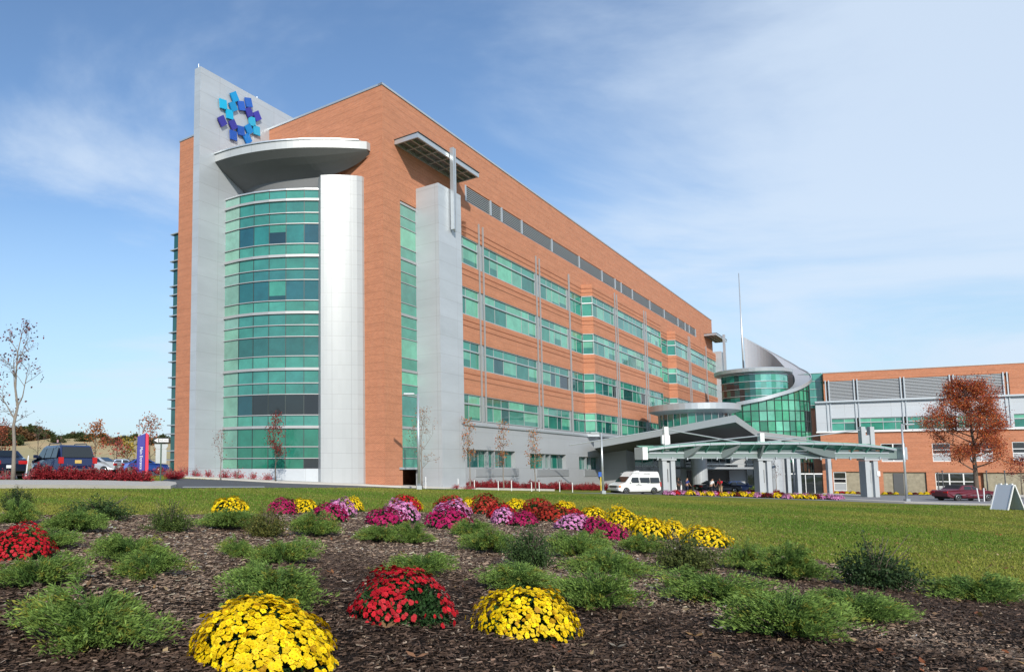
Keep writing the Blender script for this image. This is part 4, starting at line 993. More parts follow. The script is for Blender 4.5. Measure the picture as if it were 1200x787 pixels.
# pylon sign
pp = gnd(166.5, 566.5); rzp = math.radians(12)
py_ = local_thing('pylon_sign', 'tall narrow blue pylon sign with a red edge on the grass island', 'sign', pp+Zv*.0, rzp)
BLUE = plain('sign_blue', (.035, .035, .26), .4, 0, .03); RED = plain('sign_red', (.62, .03, .07), .4, 0, .03)
H = 2.35; mb = MB()
mb.solid([(-.30, -.13, .1), (.12, -.13, .1), (.12, .13, .1), (-.30, .13, .1)], [(-.26, -.13, H-.05), (.12, -.13, H+.12), (.12, .13, H+.12), (-.26, .13, H-.05)]); mb.build('panel', [BLUE], py_, uv=False, bevel=.03)
mb = MB(); mb.solid([(.125, -.16, .04), (.30, -.16, .04), (.30, .16, .04), (.125, .16, .04)], [(.125, -.16, H+.16), (.27, -.16, H+.06), (.27, .16, H+.06), (.125, .16, H+.16)]); mb.build('edge', [RED], py_, uv=False, bevel=.02)
mb = MB(); mb.box((0, 0, .05), (.66, .34, .12)); mb.build('base', [RED], py_, uv=False)
text_mesh(py_, 'lettering', 'Main Entrance', .19, (-.07, -.137, 1.25), Matrix.Rotation(math.pi/2, 4, 'Z').inverted() @ Matrix.Identity(4) if 0 else (Matrix.Rotation(math.pi/2, 4, 'X') @ Matrix.Rotation(-math.pi/2, 4, 'Z')), WHITE)
# one-way sign
op = gnd(188, 563.5); ow = local_thing('one_way_sign', 'black and white ONE WAY arrow sign on a dark green post', 'road sign', op, math.radians(4))
GRP = plain('green_post', (.03, .07, .05), .5); BLK = plain('sign_black', (.015, .015, .015), .5); BACK = plain('sign_back', (.42, .45, .46), .45, .4, .05)
mb = MB(); mb.box((0, 0, 1.2), (.07, .05, 2.5)); mb.build('post', [GRP], ow, uv=False)
mb = MB(); mb.box((0.02, -.04, 2.33), (.92, .02, .31)); sg = mb.build('sign_panel', [BLK], ow, uv=False)
mb = MB(); mb.box((0.15, -.054, 2.33), (.54, .006, .19)); mb.solid([(-.40, -.057, 2.33), (-.16, -.057, 2.20), (-.16, -.057, 2.46)], [(-.40, -.051, 2.33), (-.16, -.051, 2.20), (-.16, -.051, 2.46)]); mb.build('arrow', [WHITE], sg, uv=False)
text_mesh(sg, 'lettering', 'ONE WAY', .135, (.15, -.060, 2.33), Matrix.Rotation(math.pi/2, 4, 'X'), BLK)
mb = MB()
oc = [(-.38, 2.12), (-.38, 2.0), (-.27, 1.83), (.27, 1.83), (.38, 2.0), (.38, 2.12)]
mb.solid([(x, .04, z) for x, z in oc], [(x, .055, z) for x, z in oc]); mb.build('sign_back', [BACK], ow, uv=False)
mb = MB(); mb.box((0, .05, 1.42), (.62, .012, .8)); mb.build('sign_back', [BACK], ow, uv=False)
# lamp posts
def lamp(px, pyb, pyt, label, arm, lean=0):
    b = gnd(px, pyb); h = (pyb-pyt)/850*(b.y)*1.0
    o = local_thing('street_lamp', label, 'street lamp', b, 0, 'grey lamp posts on the lawn edge')
    mb = MB(); mb.tube([(0, 0, 0), (0, 0, h)], [.10, .07], 10); mb.build('pole', [METAL], o, uv=False, smooth=True)
    mb = MB(); mb.box((0, 0, .12), (.34, .34, .3)); mb.build('base', [METAL], o, uv=False)
    mb = MB(); mb.tube([(0, 0, h-.15), (arm*.5, 0, h-.08), (arm, 0, h-.05)], .035, 6); mb.build('arm', [METAL], o, uv=False)
    mb = MB(); mb.box((arm*1.25, 0, h-.04), (.75, .32, .12)); hd = mb.build('lamp_head', [METAL], o, uv=False, bevel=.03)
    mb = MB(); mb.box((arm*1.25, 0, h-.11), (.5, .22, .02)); mb.build('lens', [CLEAR], hd, uv=False)
    return o
lamp(491, 573.3, 461, 'lamp post in front of the shiny metal shaft near the brick corner', -.5)
lamp(707, 578.2, 507, 'lamp post beside the white van with a blue parking sign', -.5)
lamp(931.5, 579.5, 519, 'short lamp post in front of the canopy and rotunda doors', .45)
lamp(1063, 588, 497, 'tall lamp post just right of the last canopy pier', .5)
lamp(162, 553.0, 491, 'distant lamp post rising behind the blue pylon sign', .3)
# information sign on the second lamp post
b = gnd(704.5, 576.5); o = local_thing('parking_sign', 'small blue parking sign on a yellow post beside the van', 'sign', b)
mb = MB(); mb.box((0, 0, .9), (.10, .06, 1.8)); mb.build('post', [plain('yellow_post', (.55, .42, .03), .6)], o, uv=False)
mb = MB(); mb.box((0, -.05, 1.75), (.45, .03, .45)); mb.build('sign_panel', [plain('parking_blue', (.02, .10, .42), .5)], o, uv=False)
b = gnd(961, 577.5); o = local_thing('blue_sign', 'square blue sign on a thin post right of the rotunda doors', 'sign', Vector((b.x*1.12, b.y*1.12, T(b.x*1.12, b.y*1.12))))
mb = MB(); mb.tube([(0, 0, 0), (0, 0, 2.6)], .05, 6); mb.build('post', [METALD], o, uv=False)
mb = MB(); mb.box((0, -.07, 2.0), (.75, .04, .85)); sp0 = mb.build('sign_panel', [MATS['parking_blue']], o, uv=False)
mb = MB(); mb.box((0, -.1, 2.1), (.4, .02, .08)); mb.box((0, -.1, 1.9), (.5, .02, .08)); mb.build('lettering', [WHITE], sp0, uv=False)
# white a-frame boards
def aframe(loc, rz, w_, h, label, group=None, mat=None):
    o = local_thing('a_frame_board', label, 'board', loc, rz, group); mat = mat or WHITE
    for s_ in (-1, 1):
        mb = MB(); mb.solid([(-w_/2, s_*h*.38, 0), (w_/2, s_*h*.38, 0), (w_/2, s_*h*.38+.03, 0), (-w_/2, s_*h*.38+.03, 0)], [(-w_/2, s_*.03, h), (w_/2, s_*.03, h), (w_/2, s_*.03+.03, h), (-w_/2, s_*.03+.03, h)])
        p_ = mb.build('board_panel', [mat], o, uv=False, bevel=.01)
        for e in (-1, 1):
          mb = MB(); mb.solid([(e*(w_/2-.03)-.03, s_*h*.38-.02, 0), (e*(w_/2-.03)+.03, s_*h*.38-.02, 0), (e*(w_/2-.03)+.03, s_*h*.38+.06, 0), (e*(w_/2-.03)-.03, s_*h*.38+.06, 0)], [(e*(w_/2-.03)-.03, s_*.03-.02, h+.01), (e*(w_/2-.03)+.03, s_*.03-.02, h+.01), (e*(w_/2-.03)+.03, s_*.03+.06, h+.01), (e*(w_/2-.03)-.03, s_*.03+.06, h+.01)])
          mb.build('edge_frame', [WHITE], p_, uv=False)
    for k in range(3): mb = MB(); mb.box((-w_*.3+k*w_*.3, 0, h+.04), (w_*.14, .12, .1)); mb.build('hinge', [WHITE], o, uv=False)
    return o
b = gnd(1181, 597); BB = plain('blue_white_board', (.50, .56, .66), .5, 0, .03)
aframe(b, math.radians(97), 1.2, 1.72, 'large pale blue a-frame board standing on the lawn by the red car', None, BB)
for px, lb in ((779, 'left white folding board at the foot of the first canopy pier'), (789, 'right white folding board at the foot of the first canopy pier')):
    b = gnd(px, 578.6); aframe(b, math.radians(80), .5, 1.15, lb, 'white boards at the first pier')
b = gnd(796, 578.2); o = local_thing('notice_stand', 'white notice panel with printed text standing right of the first pier', 'notice', Vector((b.x, b.y, b.z)))
mb = MB(); mb.box((0, 0, .75), (.62, .05, 1.3)); pn_ = mb.build('panel', [WHITE], o, uv=False)
mb = MB(); mb.box((0, 0, .05), (.7, .4, .08)); mb.build('base', [METALD], o, uv=False)
mb = MB(); mb.box((0, -.03, .85), (.42, .01, .7)); mb.build('poster', [plain('poster_grey', (.35, .36, .38), .7, 0, .4, 9)], pn_, uv=False)
# white stakes before the red hedge, and posts by the red car
STK = []
for px, py, h in ((455, 570, 1.15), (537, 573.5, .85), (556, 574, .8), (584, 575, .8), (599.5, 575.5, .9), (623, 576, .8), (632, 576, .85), (656, 576.5, .9), (671, 577, .9), (499, 573, .9)):
    b = gnd(px, py-.6)
    if not STK:
        o = local_thing('plant_stake', 'white stake', 'stake', b, 0, 'white stakes standing before the red hedge')
        mb = MB(); mb.tube([(0, 0, 0), (0, 0, .9)], .035, 6); mb.build('shaft', [WHITE], o, uv=False); mb = MB(); mb.tube([(0, 0, .9), (0, 0, .95)], [.045, .01], 6); mb.build('cap', [WHITE], o, uv=False)
    else: o = copy_tree(STK[0], b)
    o['label'] = 'thin white stake in the grass in front of the hospital wall'; STK.append(o)
    o.scale = (1, 1, h)
o = copy_tree(STK[0], gnd(30.5, 558), sc=(1.1, 1.1, 1.4)); o['label'] = 'white stake leaning beside the dark blue estate car'; o.rotation_euler = (0, math.radians(5), 0); del o['group']
PS = []
for i, (px, py, top, lb) in enumerate(((1101, 583.5, 554, 'dark post standing left of the red car, nearest the wall'), (1106.5, 584, 552, 'dark post just beside the leftmost dark post'), (1158.5, 586, 552, 'dark post in front of the red car below the tree trunk'), (1180, 587, 552, 'dark post between the red car and the a-frame board'))):
    b = gnd(px, py); h = (py-top)/850*b.y
    o = local_thing('metal_post', lb, 'post', b); mb = MB(); mb.tube([(0, 0, 0), (0, 0, h)], .045, 6); mb.build('shaft', [METALD], o, uv=False); mb = MB(); mb.box((0, 0, h+.02), (.14, .14, .06)); mb.build('cap', [METALD], o, uv=False)
for px, lb in ((1147.5, 'short pale post leaning left before the red car'), (1153.5, 'short pale post upright before the red car')):
    b = gnd(px, 587.5); o = copy_tree(STK[0], b, sc=(1.4, 1.4, 1.25)); o['label'] = lb; del o['group']
    o.rotation_euler = (0, math.radians(-6 if px < 1150 else 2), 0)
# ------------------------------------------------------------------ people
SKIN = plain('skin', (.38, .22, .15), .6, 0, .05); SKIN2 = plain('dark_skin', (.12, .06, .04), .6, 0, .05)
def skinmesh(name, verts, edges, rad, mat, parent, sub=1):
    me = bpy.data.meshes.new(name); me.from_pydata(verts, edges, []); me.materials.append(mat)
    o = bpy.data.objects.new(name, me); COL.objects.link(o)
    if parent: o.parent = parent
    sk = o.modifiers.new('skin', 'SKIN'); sk.use_smooth_shade = True
    for i, r in enumerate(rad): 
        me.skin_vertices[0].data[i].radius = (r, r) if not hasattr(r, '__len__') else r
    me.skin_vertices[0].data[0].use_root = True
    sb = o.modifiers.new('sub', 'SUBSURF'); sb.levels = sub; sb.render_levels = sub
    return o
def ensure_skin(o): pass
def person(label, loc, rz, shirt, trousers, skin, bend=0., hat=None, arms=(.35, .5), hair=(.02, .015, .01)):
    root = local_thing('person', label, 'person', loc, rz)
    cb_, sb_ = math.cos(bend), math.sin(bend)
    def up(x, y, z):      # bend the upper body forward about the hip (towards +x)
        dz = z-.95; return (x+dz*sb_, y, .95+dz*cb_)
    V = []; E_ = []; Rr = []
    def add(p, r, pr=None):
        V.append(p); Rr.append(r)
        if pr is not None: E_.append((pr, len(V)-1))
        return len(V)-1
    pel = add((0, 0, .95), (.15, .11)); 
    for s_ in (-1, 1):
        hp = add((0, s_*.09, .88), .10, pel); kn = add((.03, s_*.11, .49), .065, hp); an = add((-.02, s_*.12, .09), .045, kn); add((.15, s_*.13, .04), .038, an)
    ch = add(up(0, 0, 1.2), (.15, .12), pel); st = add(up(0, 0, 1.40), (.14, .10), ch); nk = add(up(0.01, 0, 1.50), .055, st); h1 = add(up(.03, 0, 1.60), .085, nk); add(up(.03, 0, 1.72), .075, h1); add(up(.12, 0, 1.63), .015, h1)
    for s_ in (-1, 1):
        sh = add(up(0, s_*.18, 1.41), .06, st); el = add(up(.05+arms[0]*.2, s_*.25, 1.14), .045, sh); wr_ = add(up(.05+arms[1]*.5, s_*.22, .95), .03, el); pm = add(up(.09+arms[1]*.55, s_*.22, .89), .033, wr_)
        for k in range(4): f1 = add(up(.12+arms[1]*.55, s_*(.19+k*.02), .84+.005*(k % 2)), .009, pm); add(up(.13+arms[1]*.55, s_*(.19+k*.02), .80), .008, f1)
        t_ = add(up(.13+arms[1]*.55, s_*.18, .89), .010, pm); add(up(.16+arms[1]*.55, s_*.175, .86), .008, t_)
    skinmesh('body', V, E_, Rr, skin, root)
    V, E_, Rr = [], [], []
    w0 = add(up(0, 0, 1.0), (.165, .13)); c0 = add(up(0, 0, 1.2), (.17, .135), w0); s0 = add(up(0, 0, 1.41), (.155, .115), c0); add(up(0, 0, 1.46), .075, s0)
    for s_ in (-1, 1): a_ = add(up(0, s_*.19, 1.41), .078, s0); add(up(.03+arms[0]*.15, s_*.245, 1.2), .066, a_)
    skinmesh('shirt', V, E_, Rr, shirt, root)
    V, E_, Rr = [], [], []
    pel = add((0, 0, .97), (.165, .13))
    for s_ in (-1, 1): hp = add((0, s_*.09, .86), .115, pel); kn = add((.03, s_*.11, .49), .085, hp); add((-.015, s_*.12, .12), .07, kn)
    skinmesh('trousers', V, E_, Rr, trousers, root)
    V, E_, Rr = [], [], []
    a_ = add(up(-.01, 0, 1.66), .088); add(up(.03, 0, 1.75), .07, a_)
    skinmesh('hair', V, E_, Rr, hat or MATS.get('hair') or plain('hair', hair, .8), root)
    for s_ in (-1, 1):
        V, E_, Rr = [], [], []; a_ = add((-.03, s_*.12, .05), .05); add((.17, s_*.13, .035), .045, a_); skinmesh('shoe', V, E_, Rr, RUBBER, root)
    return root
def fab(n, c): return plain(n, c, .9, 0, .06)
GR = lambda px, py, y: Vector(((px-PX)/850*y, y, T((px-PX)/850*y, y)))
person('man in a white shirt leaning over by the dark car', GR(830, 0, 76.4), math.radians(15), fab('white_cloth', (.75, .76, .78)), fab('dark_cloth', (.02, .02, .025)), SKIN, .35)
person('man in a red shirt and tan trousers beside the blue car', GR(841.5, 0, 76.6), math.radians(200), fab('red_cloth', (.55, .015, .03)), fab('tan_cloth', (.42, .30, .18)), SKIN2, .12)
person('person in a dark jacket standing by the notice panel', GR(792.5, 0, 76.8), math.radians(-80), fab('black_cloth', (.015, .015, .02)), fab('black_cloth2', (.02, .02, .02)), SKIN2, 0)
person('person in a blue jacket right of the notice panel', GR(802, 0, 76.6), math.radians(10), fab('blue_cloth', (.02, .05, .25)), fab('navy_cloth', (.015, .02, .05)), SKIN, .1)
# ------------------------------------------------------------------ planting bed
def Tn(x, y):
    a = -1.143-.044*x
    a = np.where(a < -2.5, -2.5-.45*(1-np.exp(-(-2.5-a)/.45)), a)
    return np.where(a > -.75, -.75+.3*(1-np.exp(-(a+.75)/.3)), a)
BEDPX = [(-220, 600), (0, 603), (60, 606), (130, 607), (230, 604), (330, 603), (420, 600), (500, 602), (560, 600), (620, 602), (680, 609), (740, 620), (800, 632), (860, 645), (930, 654), (1000, 668), (1060, 680), (1110, 688), (1200, 700), (1400, 724)]
BED = [g2(*p) for p in BEDPX]+[(12, 1.0), (-9, 1.0)]
def inpoly(x, y, poly):
    r = np.zeros(len(x), bool); n = len(poly)
    for i in range(n):
        x1, y1 = poly[i]; x2, y2 = poly[(i+1) % n]
        if y1 == y2: continue
        c = ((y1 > y) != (y2 > y)) & (x < (x2-x1)*(y-y1)/(y2-y1)+x1); r ^= c
    return r
def MH(x, y): return .035+.022*np.sin(x*2.3+y*.9)*np.sin(y*1.9-x*.4)+.012*np.sin(x*6.1+1)*np.sin(y*5.3)
def mulchmat():
    m, nt, b = newmat('bark_mulch'); b.inputs['Roughness'].default_value = .95; b.inputs['Specular IOR Level'].default_value = .15
    tc = N(nt, 'ShaderNodeTexCoord'); mp = N(nt, 'ShaderNodeMapping'); mp.inputs['Scale'].default_value = (1, .55, 1); mp.inputs['Rotation'].default_value = (0, 0, .2)
    nt.links.new(tc.outputs['Object'], mp.inputs[0])
    n1 = N(nt, 'ShaderNodeTexNoise'); n1.inputs['Scale'].default_value = 60; n1.inputs['Detail'].default_value = 6; n1.inputs['Roughness'].default_value = .7; n1.inputs['Distortion'].default_value = 1.2
    n2 = N(nt, 'ShaderNodeTexNoise'); n2.inputs['Scale'].default_value = .7; n2.inputs['Detail'].default_value = 4
    nt.links.new(mp.outputs[0], n1.inputs['Vector']); nt.links.new(mp.outputs[0], n2.inputs['Vector'])
    r = N(nt, 'ShaderNodeValToRGB'); e = r.color_ramp.elements; e[0].position = .36; e[0].color = (.016, .010, .008, 1); e[1].position = .70; e[1].color = (.24, .17, .12, 1); q = e.new(.52); q.color = (.075, .048, .036, 1)
    nt.links.new(n1.outputs[0], r.inputs[0])
    sx = N(nt, 'ShaderNodeSeparateXYZ'); nt.links.new(tc.outputs['Object'], sx.inputs[0])
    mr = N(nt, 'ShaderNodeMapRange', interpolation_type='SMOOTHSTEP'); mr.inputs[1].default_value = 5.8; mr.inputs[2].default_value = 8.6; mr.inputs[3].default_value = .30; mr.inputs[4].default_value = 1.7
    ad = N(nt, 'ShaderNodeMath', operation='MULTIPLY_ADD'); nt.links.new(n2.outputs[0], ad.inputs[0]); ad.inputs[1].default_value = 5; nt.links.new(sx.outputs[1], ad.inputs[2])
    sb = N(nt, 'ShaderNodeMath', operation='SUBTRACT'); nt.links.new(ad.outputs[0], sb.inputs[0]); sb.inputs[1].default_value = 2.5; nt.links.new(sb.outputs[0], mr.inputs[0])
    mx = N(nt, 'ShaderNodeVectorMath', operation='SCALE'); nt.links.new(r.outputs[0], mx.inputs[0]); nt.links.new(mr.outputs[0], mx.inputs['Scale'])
    nt.links.new(mx.outputs[0], b.inputs['Base Color'])
    bp = N(nt, 'ShaderNodeBump'); bp.inputs['Strength'].default_value = .9; bp.inputs['Distance'].default_value = .03; nt.links.new(n1.outputs[0], bp.inputs['Height']); nt.links.new(bp.outputs[0], b.inputs['Normal'])
    return m
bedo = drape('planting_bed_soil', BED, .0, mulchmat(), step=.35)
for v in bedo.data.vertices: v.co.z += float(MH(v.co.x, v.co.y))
# loose chips
n = 330000
yy = 3.0+RNG.random(n)**1.7*24; xx = (RNG.random(n)*1.65-.56)*yy
k = inpoly(xx, yy, BED); xx, yy = xx[k], yy[k]; n = len(xx)
ln = RNG.uniform(.007, .026, n)*(1+yy*.03); wd = RNG.uniform(.0018, .0052, n)*(1+yy*.08); th = RNG.uniform(0, math.pi, n)*.6-.3
big = RNG.random(n) < .006; ln = np.where(big, ln*2.0, ln); wd = np.where(big, wd*2.2, wd)
zz_ = Tn(xx, yy)+MH(xx, yy)+RNG.uniform(.002, .018, n); tl = RNG.uniform(-.5, .5, n)
ux, uy, uz = np.cos(th)*ln, np.sin(th)*ln, tl*ln*.5; vx, vy, vz = -np.sin(th)*wd, np.cos(th)*wd, RNG.uniform(-.8, .8, n)*wd
cz = np.stack([xx, yy, zz_], 1); U = np.stack([ux, uy, uz], 1); V = np.stack([vx, vy, vz], 1)
q = np.stack([cz-U-V, cz+U-V*.6, cz+U+V, cz-U+V*.7], 1)
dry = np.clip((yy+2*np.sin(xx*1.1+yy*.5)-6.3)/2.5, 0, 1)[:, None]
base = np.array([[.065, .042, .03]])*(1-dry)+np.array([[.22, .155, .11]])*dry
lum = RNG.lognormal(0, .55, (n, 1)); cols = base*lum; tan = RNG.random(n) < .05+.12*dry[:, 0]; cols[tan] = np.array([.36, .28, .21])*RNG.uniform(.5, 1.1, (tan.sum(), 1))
cols = np.clip(cols, .004, .42)
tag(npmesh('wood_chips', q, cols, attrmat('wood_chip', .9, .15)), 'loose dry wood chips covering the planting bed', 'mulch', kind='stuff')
# fallen leaves and twigs in the bed and on the lawn
LEAFM = attrmat('leaf_surface', .6, .25, transl=.25)
n = 900; yy = 4+RNG.random(n)**1.2*26; xx = (RNG.random(n)*1.6-.52)*yy; a = RNG.uniform(0, 6.28, n); L_ = RNG.uniform(.015, .045, n)[:, None]
c = np.stack([xx, yy, Tn(xx, yy)+np.where(inpoly(xx, yy, BED), MH(xx, yy)+.02, .05)], 1); d = np.stack([np.cos(a), np.sin(a), RNG.normal(0, .4, n)], 1); s2 = np.stack([-np.sin(a), np.cos(a), RNG.normal(0, .4, n)], 1)
lc_ = np.array([(.34, .20, .08), (.45, .33, .18), (.30, .10, .04), (.22, .14, .08)])[RNG.integers(0, 4, n)]*RNG.uniform(.6, 1.1, (n, 1))
tag(npmesh('leaf_litter', np.stack([c-d*L_, c+s2*L_*.5, c+d*L_, c-s2*L_*.5], 1), lc_, LEAFM), 'scattered dry leaves on the mulch and lawn', 'leaf litter', kind='stuff')
# ------------------------------------------------------------------ lawn grass
n = 520000
yy = 7+RNG.random(n)**1.35*50; xx = (RNG.random(n)*1.62-.52)*yy
k = ~inpoly(xx, yy, BED)
for poly in (strip_between(road, roadb), strip_between(walk, walkb), [g2(-120, 566), g2(196, 565.8), g2(207, 567), g2(208, 570), g2(200, 573), g2(-120, 573)], [g2(650, 576.6), g2(770, 578.9), g2(985, 585), g2(1060, 588), g2(1200, 592), (80, 38), (110, 60), (96, 90), (36, 80)], [(-60, 37), (-14.2, 37), (-12.5, 48), (-18, 120), (-90, 120)]):
    k &= ~inpoly(xx, yy, poly)
xx, yy = xx[k], yy[k]; n = len(xx)
s_ = (1+yy*.045); ht = RNG.uniform(.018, .05, n)*(.8+yy*.012); wd = RNG.uniform(.003, .006, n)*s_*1.5; th = RNG.uniform(0, math.pi, n)
le = RNG.normal(0, .5, (n, 2))*ht[:, None]
b0 = np.stack([xx-np.cos(th)*wd, yy-np.sin(th)*wd, Tn(xx, yy)-.002], 1); b1 = np.stack([xx+np.cos(th)*wd, yy+np.sin(th)*wd, Tn(xx, yy)-.002], 1)
t0 = np.stack([xx+le[:, 0], yy+le[:, 1], Tn(xx, yy)+ht], 1)
pn = .5+.5*np.sin(xx*.33+1.1*np.sin(yy*.21))*np.cos(yy*.27+.8*np.sin(xx*.19)); pn = np.clip(pn*1.5-.3+.35*np.sin(xx*1.3+yy*.4)*np.sin(yy*1.1)*(yy < 30)+RNG.normal(0, .2, n), 0, 1)[:, None]
cols = (np.array([[.11, .19, .025]])*(1-pn)+np.array([[.23, .24, .045]])*pn)*RNG.lognormal(0, .28, (n, 1))
dryb = RNG.random(n) < .07; cols[dryb] = np.array([.38, .30, .13])*RNG.uniform(.5, 1.1, (dryb.sum(), 1))
tag(npmesh('grass', np.stack([b0, b1, t0], 1), np.clip(cols, .01, .6), attrmat('grass_blade', .7, .2, transl=.3)), 'short olive green lawn grass between the bed and the hospital', 'grass', kind='stuff')
# ------------------------------------------------------------------ leaf helpers
def rand_dirs(n):
    v = RNG.normal(size=(n, 3)); return v/np.linalg.norm(v, axis=1, keepdims=True)
def leafquads(c, d, side, L_, W_):
    """diamond shaped leaves at c along d"""
    L_ = np.asarray(L_)[:, None]; W_ = np.asarray(W_)[:, None]
    return np.stack([c, c+d*L_*.5+side*W_*.5, c+d*L_, c+d*L_*.5-side*W_*.5], 1)
def cross_n(a, b):
    v = np.cross(a, b); return v/np.maximum(np.linalg.norm(v, axis=1, keepdims=True), 1e-6)
def juniper_mesh(seed, Rr=.66, Hh=.28, nb=380, npb=58):
    r = np.random.default_rng(seed); Q = []; Cc = []
    npl = 11; pa = np.arange(npl)*2*math.pi/npl+r.normal(0, .22, npl); pl_ = r.uniform(.55, 1.12, npl); ph_ = r.uniform(.5, 1.25, npl)
    for b in range(nb):
        pi_ = r.integers(0, npl); a = pa[pi_]+r.normal(0, .20); lobe = pl_[pi_]
        l = Rr*lobe*r.uniform(.35, 1.08); rise = Hh*r.uniform(.35, 1.1)*ph_[pi_]*(1.12-l/Rr*.5)
        u = np.sort(r.uniform(.25, 1, npb)); px_ = np.cos(a)*l*u; py_ = np.sin(a)*l*u; pz = rise*np.sin(np.minimum(u*1.15, 1.25)*math.pi/2*1.05)+.02
        bend = r.normal(0, .25); ca, sa = math.cos(a+math.pi/2), math.sin(a+math.pi/2)
        px_ = px_+ca*bend*l*u*u*.5; py_ = py_+sa*bend*l*u*u*.5
        c = np.stack([px_, py_, pz], 1)+r.normal(0, .012, (npb, 3))
        d = np.stack([np.full(npb, math.cos(a)), np.full(npb, math.sin(a)), .75-.45*u], 1)+r.normal(0, .5, (npb, 3))*np.array([1, 1, .6]); d /= np.linalg.norm(d, axis=1, keepdims=True)
        L_ = r.uniform(.022, .055, npb); Q.append(leafquads(c, d, cross_n(d, r.normal(size=(npb, 3))), L_, L_*.22))
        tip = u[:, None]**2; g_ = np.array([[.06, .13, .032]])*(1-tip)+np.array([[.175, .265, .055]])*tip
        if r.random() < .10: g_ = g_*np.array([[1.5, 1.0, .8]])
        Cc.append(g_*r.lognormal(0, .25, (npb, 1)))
    # thin bare stems
    return np.concatenate(Q), np.clip(np.concatenate(Cc), .005, .5)
JM = []
def arr_mesh(name, q, c, mat):
    o = npmesh(name, q, c, mat); me = o.data; bpy.data.objects.remove(o); return me
for s in range(7):
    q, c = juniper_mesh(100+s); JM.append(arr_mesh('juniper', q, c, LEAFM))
def stems_mesh(seed, Rr=.5, Hh=.24, n=16, mat=None):
    r = random.Random(seed); mb = MB()
    for i in range(n):
        a = r.uniform(0, 6.28); l = Rr*r.uniform(.5, .9); h = Hh*r.uniform(.4, .9)
        mb.tube([(0, 0, -.01), (math.cos(a)*l*.4, math.sin(a)*l*.4, h*.6), (math.cos(a)*l, math.sin(a)*l, h)], [.009, .006, .003], 4, cap=False)
    o = mb.build('stem', [mat], uv=False); me = o.data; bpy.data.objects.remove(o); return me
BARK = plain('bark', (.11, .085, .065), .9, 0, .35, 8, .5); BARKL = plain('pale_bark', (.22, .19, .16), .9, 0, .3, 8, .4)
JST = stems_mesh(5, mat=BARK)
def place(name, me, label, cat, loc, sc, rz, group=None, kids=()):
    o = bpy.data.objects.new(name, me); COL.objects.link(o); o.location = loc; o.rotation_euler = (0, 0, rz); o.scale = sc
    tag(o, label, cat, group)
    for nm, m_ in kids:
        c = bpy.data.objects.new(nm, m_); COL.objects.link(c); c.parent = o
    return o
JUN = [  # centre px, base px, width px, height px, label
 (144, 670, 96, 40, 'low juniper left of the bare mulch, upper one of the overlapping pair'), (167, 690, 96, 34, 'low juniper left of the bare mulch, lower one of the overlapping pair'),
 (88, 786, 180, 74, 'wide juniper in the bottom left corner, nearest on that side'), (32, 702, 105, 48, 'juniper under the red flowers at the left edge'),
 (78, 633, 84, 30, 'juniper behind the left red flowers, below the leafy shrub'), (45, 652, 80, 28, 'flat juniper between the left red flowers and the bare mulch'), (12, 622, 52, 30, 'juniper at the left edge just under the dark round shrub'),
 (270, 628, 80, 30, 'juniper right below the leftmost yellow flowers'), (367, 637, 62, 32, 'fresh green juniper below the first magenta and yellow flower pair'), (278, 662, 46, 26, 'small olive juniper touching the larger round one in mid bed'),
 (331, 672, 84, 38, 'round juniper with a dry leaf at its foot in mid bed'), (318, 734, 138, 58, 'juniper rising behind the big yellow flowers at the bottom'), (450, 642, 60, 24, 'left half of the juniper pair below the pink and magenta flowers'),
 (487, 645, 60, 26, 'right half of the juniper pair below the pink and magenta flowers'), (495, 683, 90, 30, 'flat yellow-green juniper just behind the big red flowers'), (556, 636, 54, 22, 'flat juniper below the second magenta mound'),
 (577, 657, 66, 32, 'juniper left of the dark upright shrub in mid bed'), (684, 664, 66, 38, 'juniper right of the dark upright shrub in mid bed'), (618, 702, 104, 32, 'low juniper behind the round yellow flowers at the front'),
 (712, 732, 104, 54, 'tall-tipped juniper right of the round yellow flowers at the front'), (700, 652, 56, 24, 'small juniper just below the pink and magenta mounds'), (724, 686, 84, 36, 'juniper above the tall-tipped one in the middle right of the bed'),
 (762, 656, 58, 24, 'low juniper in front of the yellow flower row'), (886, 677, 50, 34, 'juniper just right of the olive leafy shrub'), (862, 722, 122, 46, 'spreading juniper below the olive leafy shrub'),
 (955, 770, 140, 60, 'bright green juniper at the bottom right of the bed'), (1034, 745, 108, 42, 'juniper in front of the dark prickly shrub'), (944, 693, 92, 44, 'dark juniper left of the dark prickly shrub'),
 (1174, 716, 104, 36, 'juniper at the right edge of the bed by the lawn'), (1010, 640, 1, 1, None)]
JG = 'low spreading junipers in the mulch bed'
def sizes(px, py, wpx, hpx, w0, h0):
    p = gnd(px, py); k = F/(p.y*math.cos(P)); return p, wpx/k/w0, hpx/k/h0
for i, (px, py, wp, hp, lb) in enumerate(JUN):
    if not lb: continue
    p, sw, sh = sizes(px, py-hp*.12, wp*1.12, hp, 1.18, .36); p.y += sw*.35; p.z = T(p.x, p.y)+.02
    place('spreading_juniper', JM[i % 7], lb, 'juniper', p, (sw, sw*.9, sh), RNG.uniform(0, 6.28), JG, [('stem', JST)])
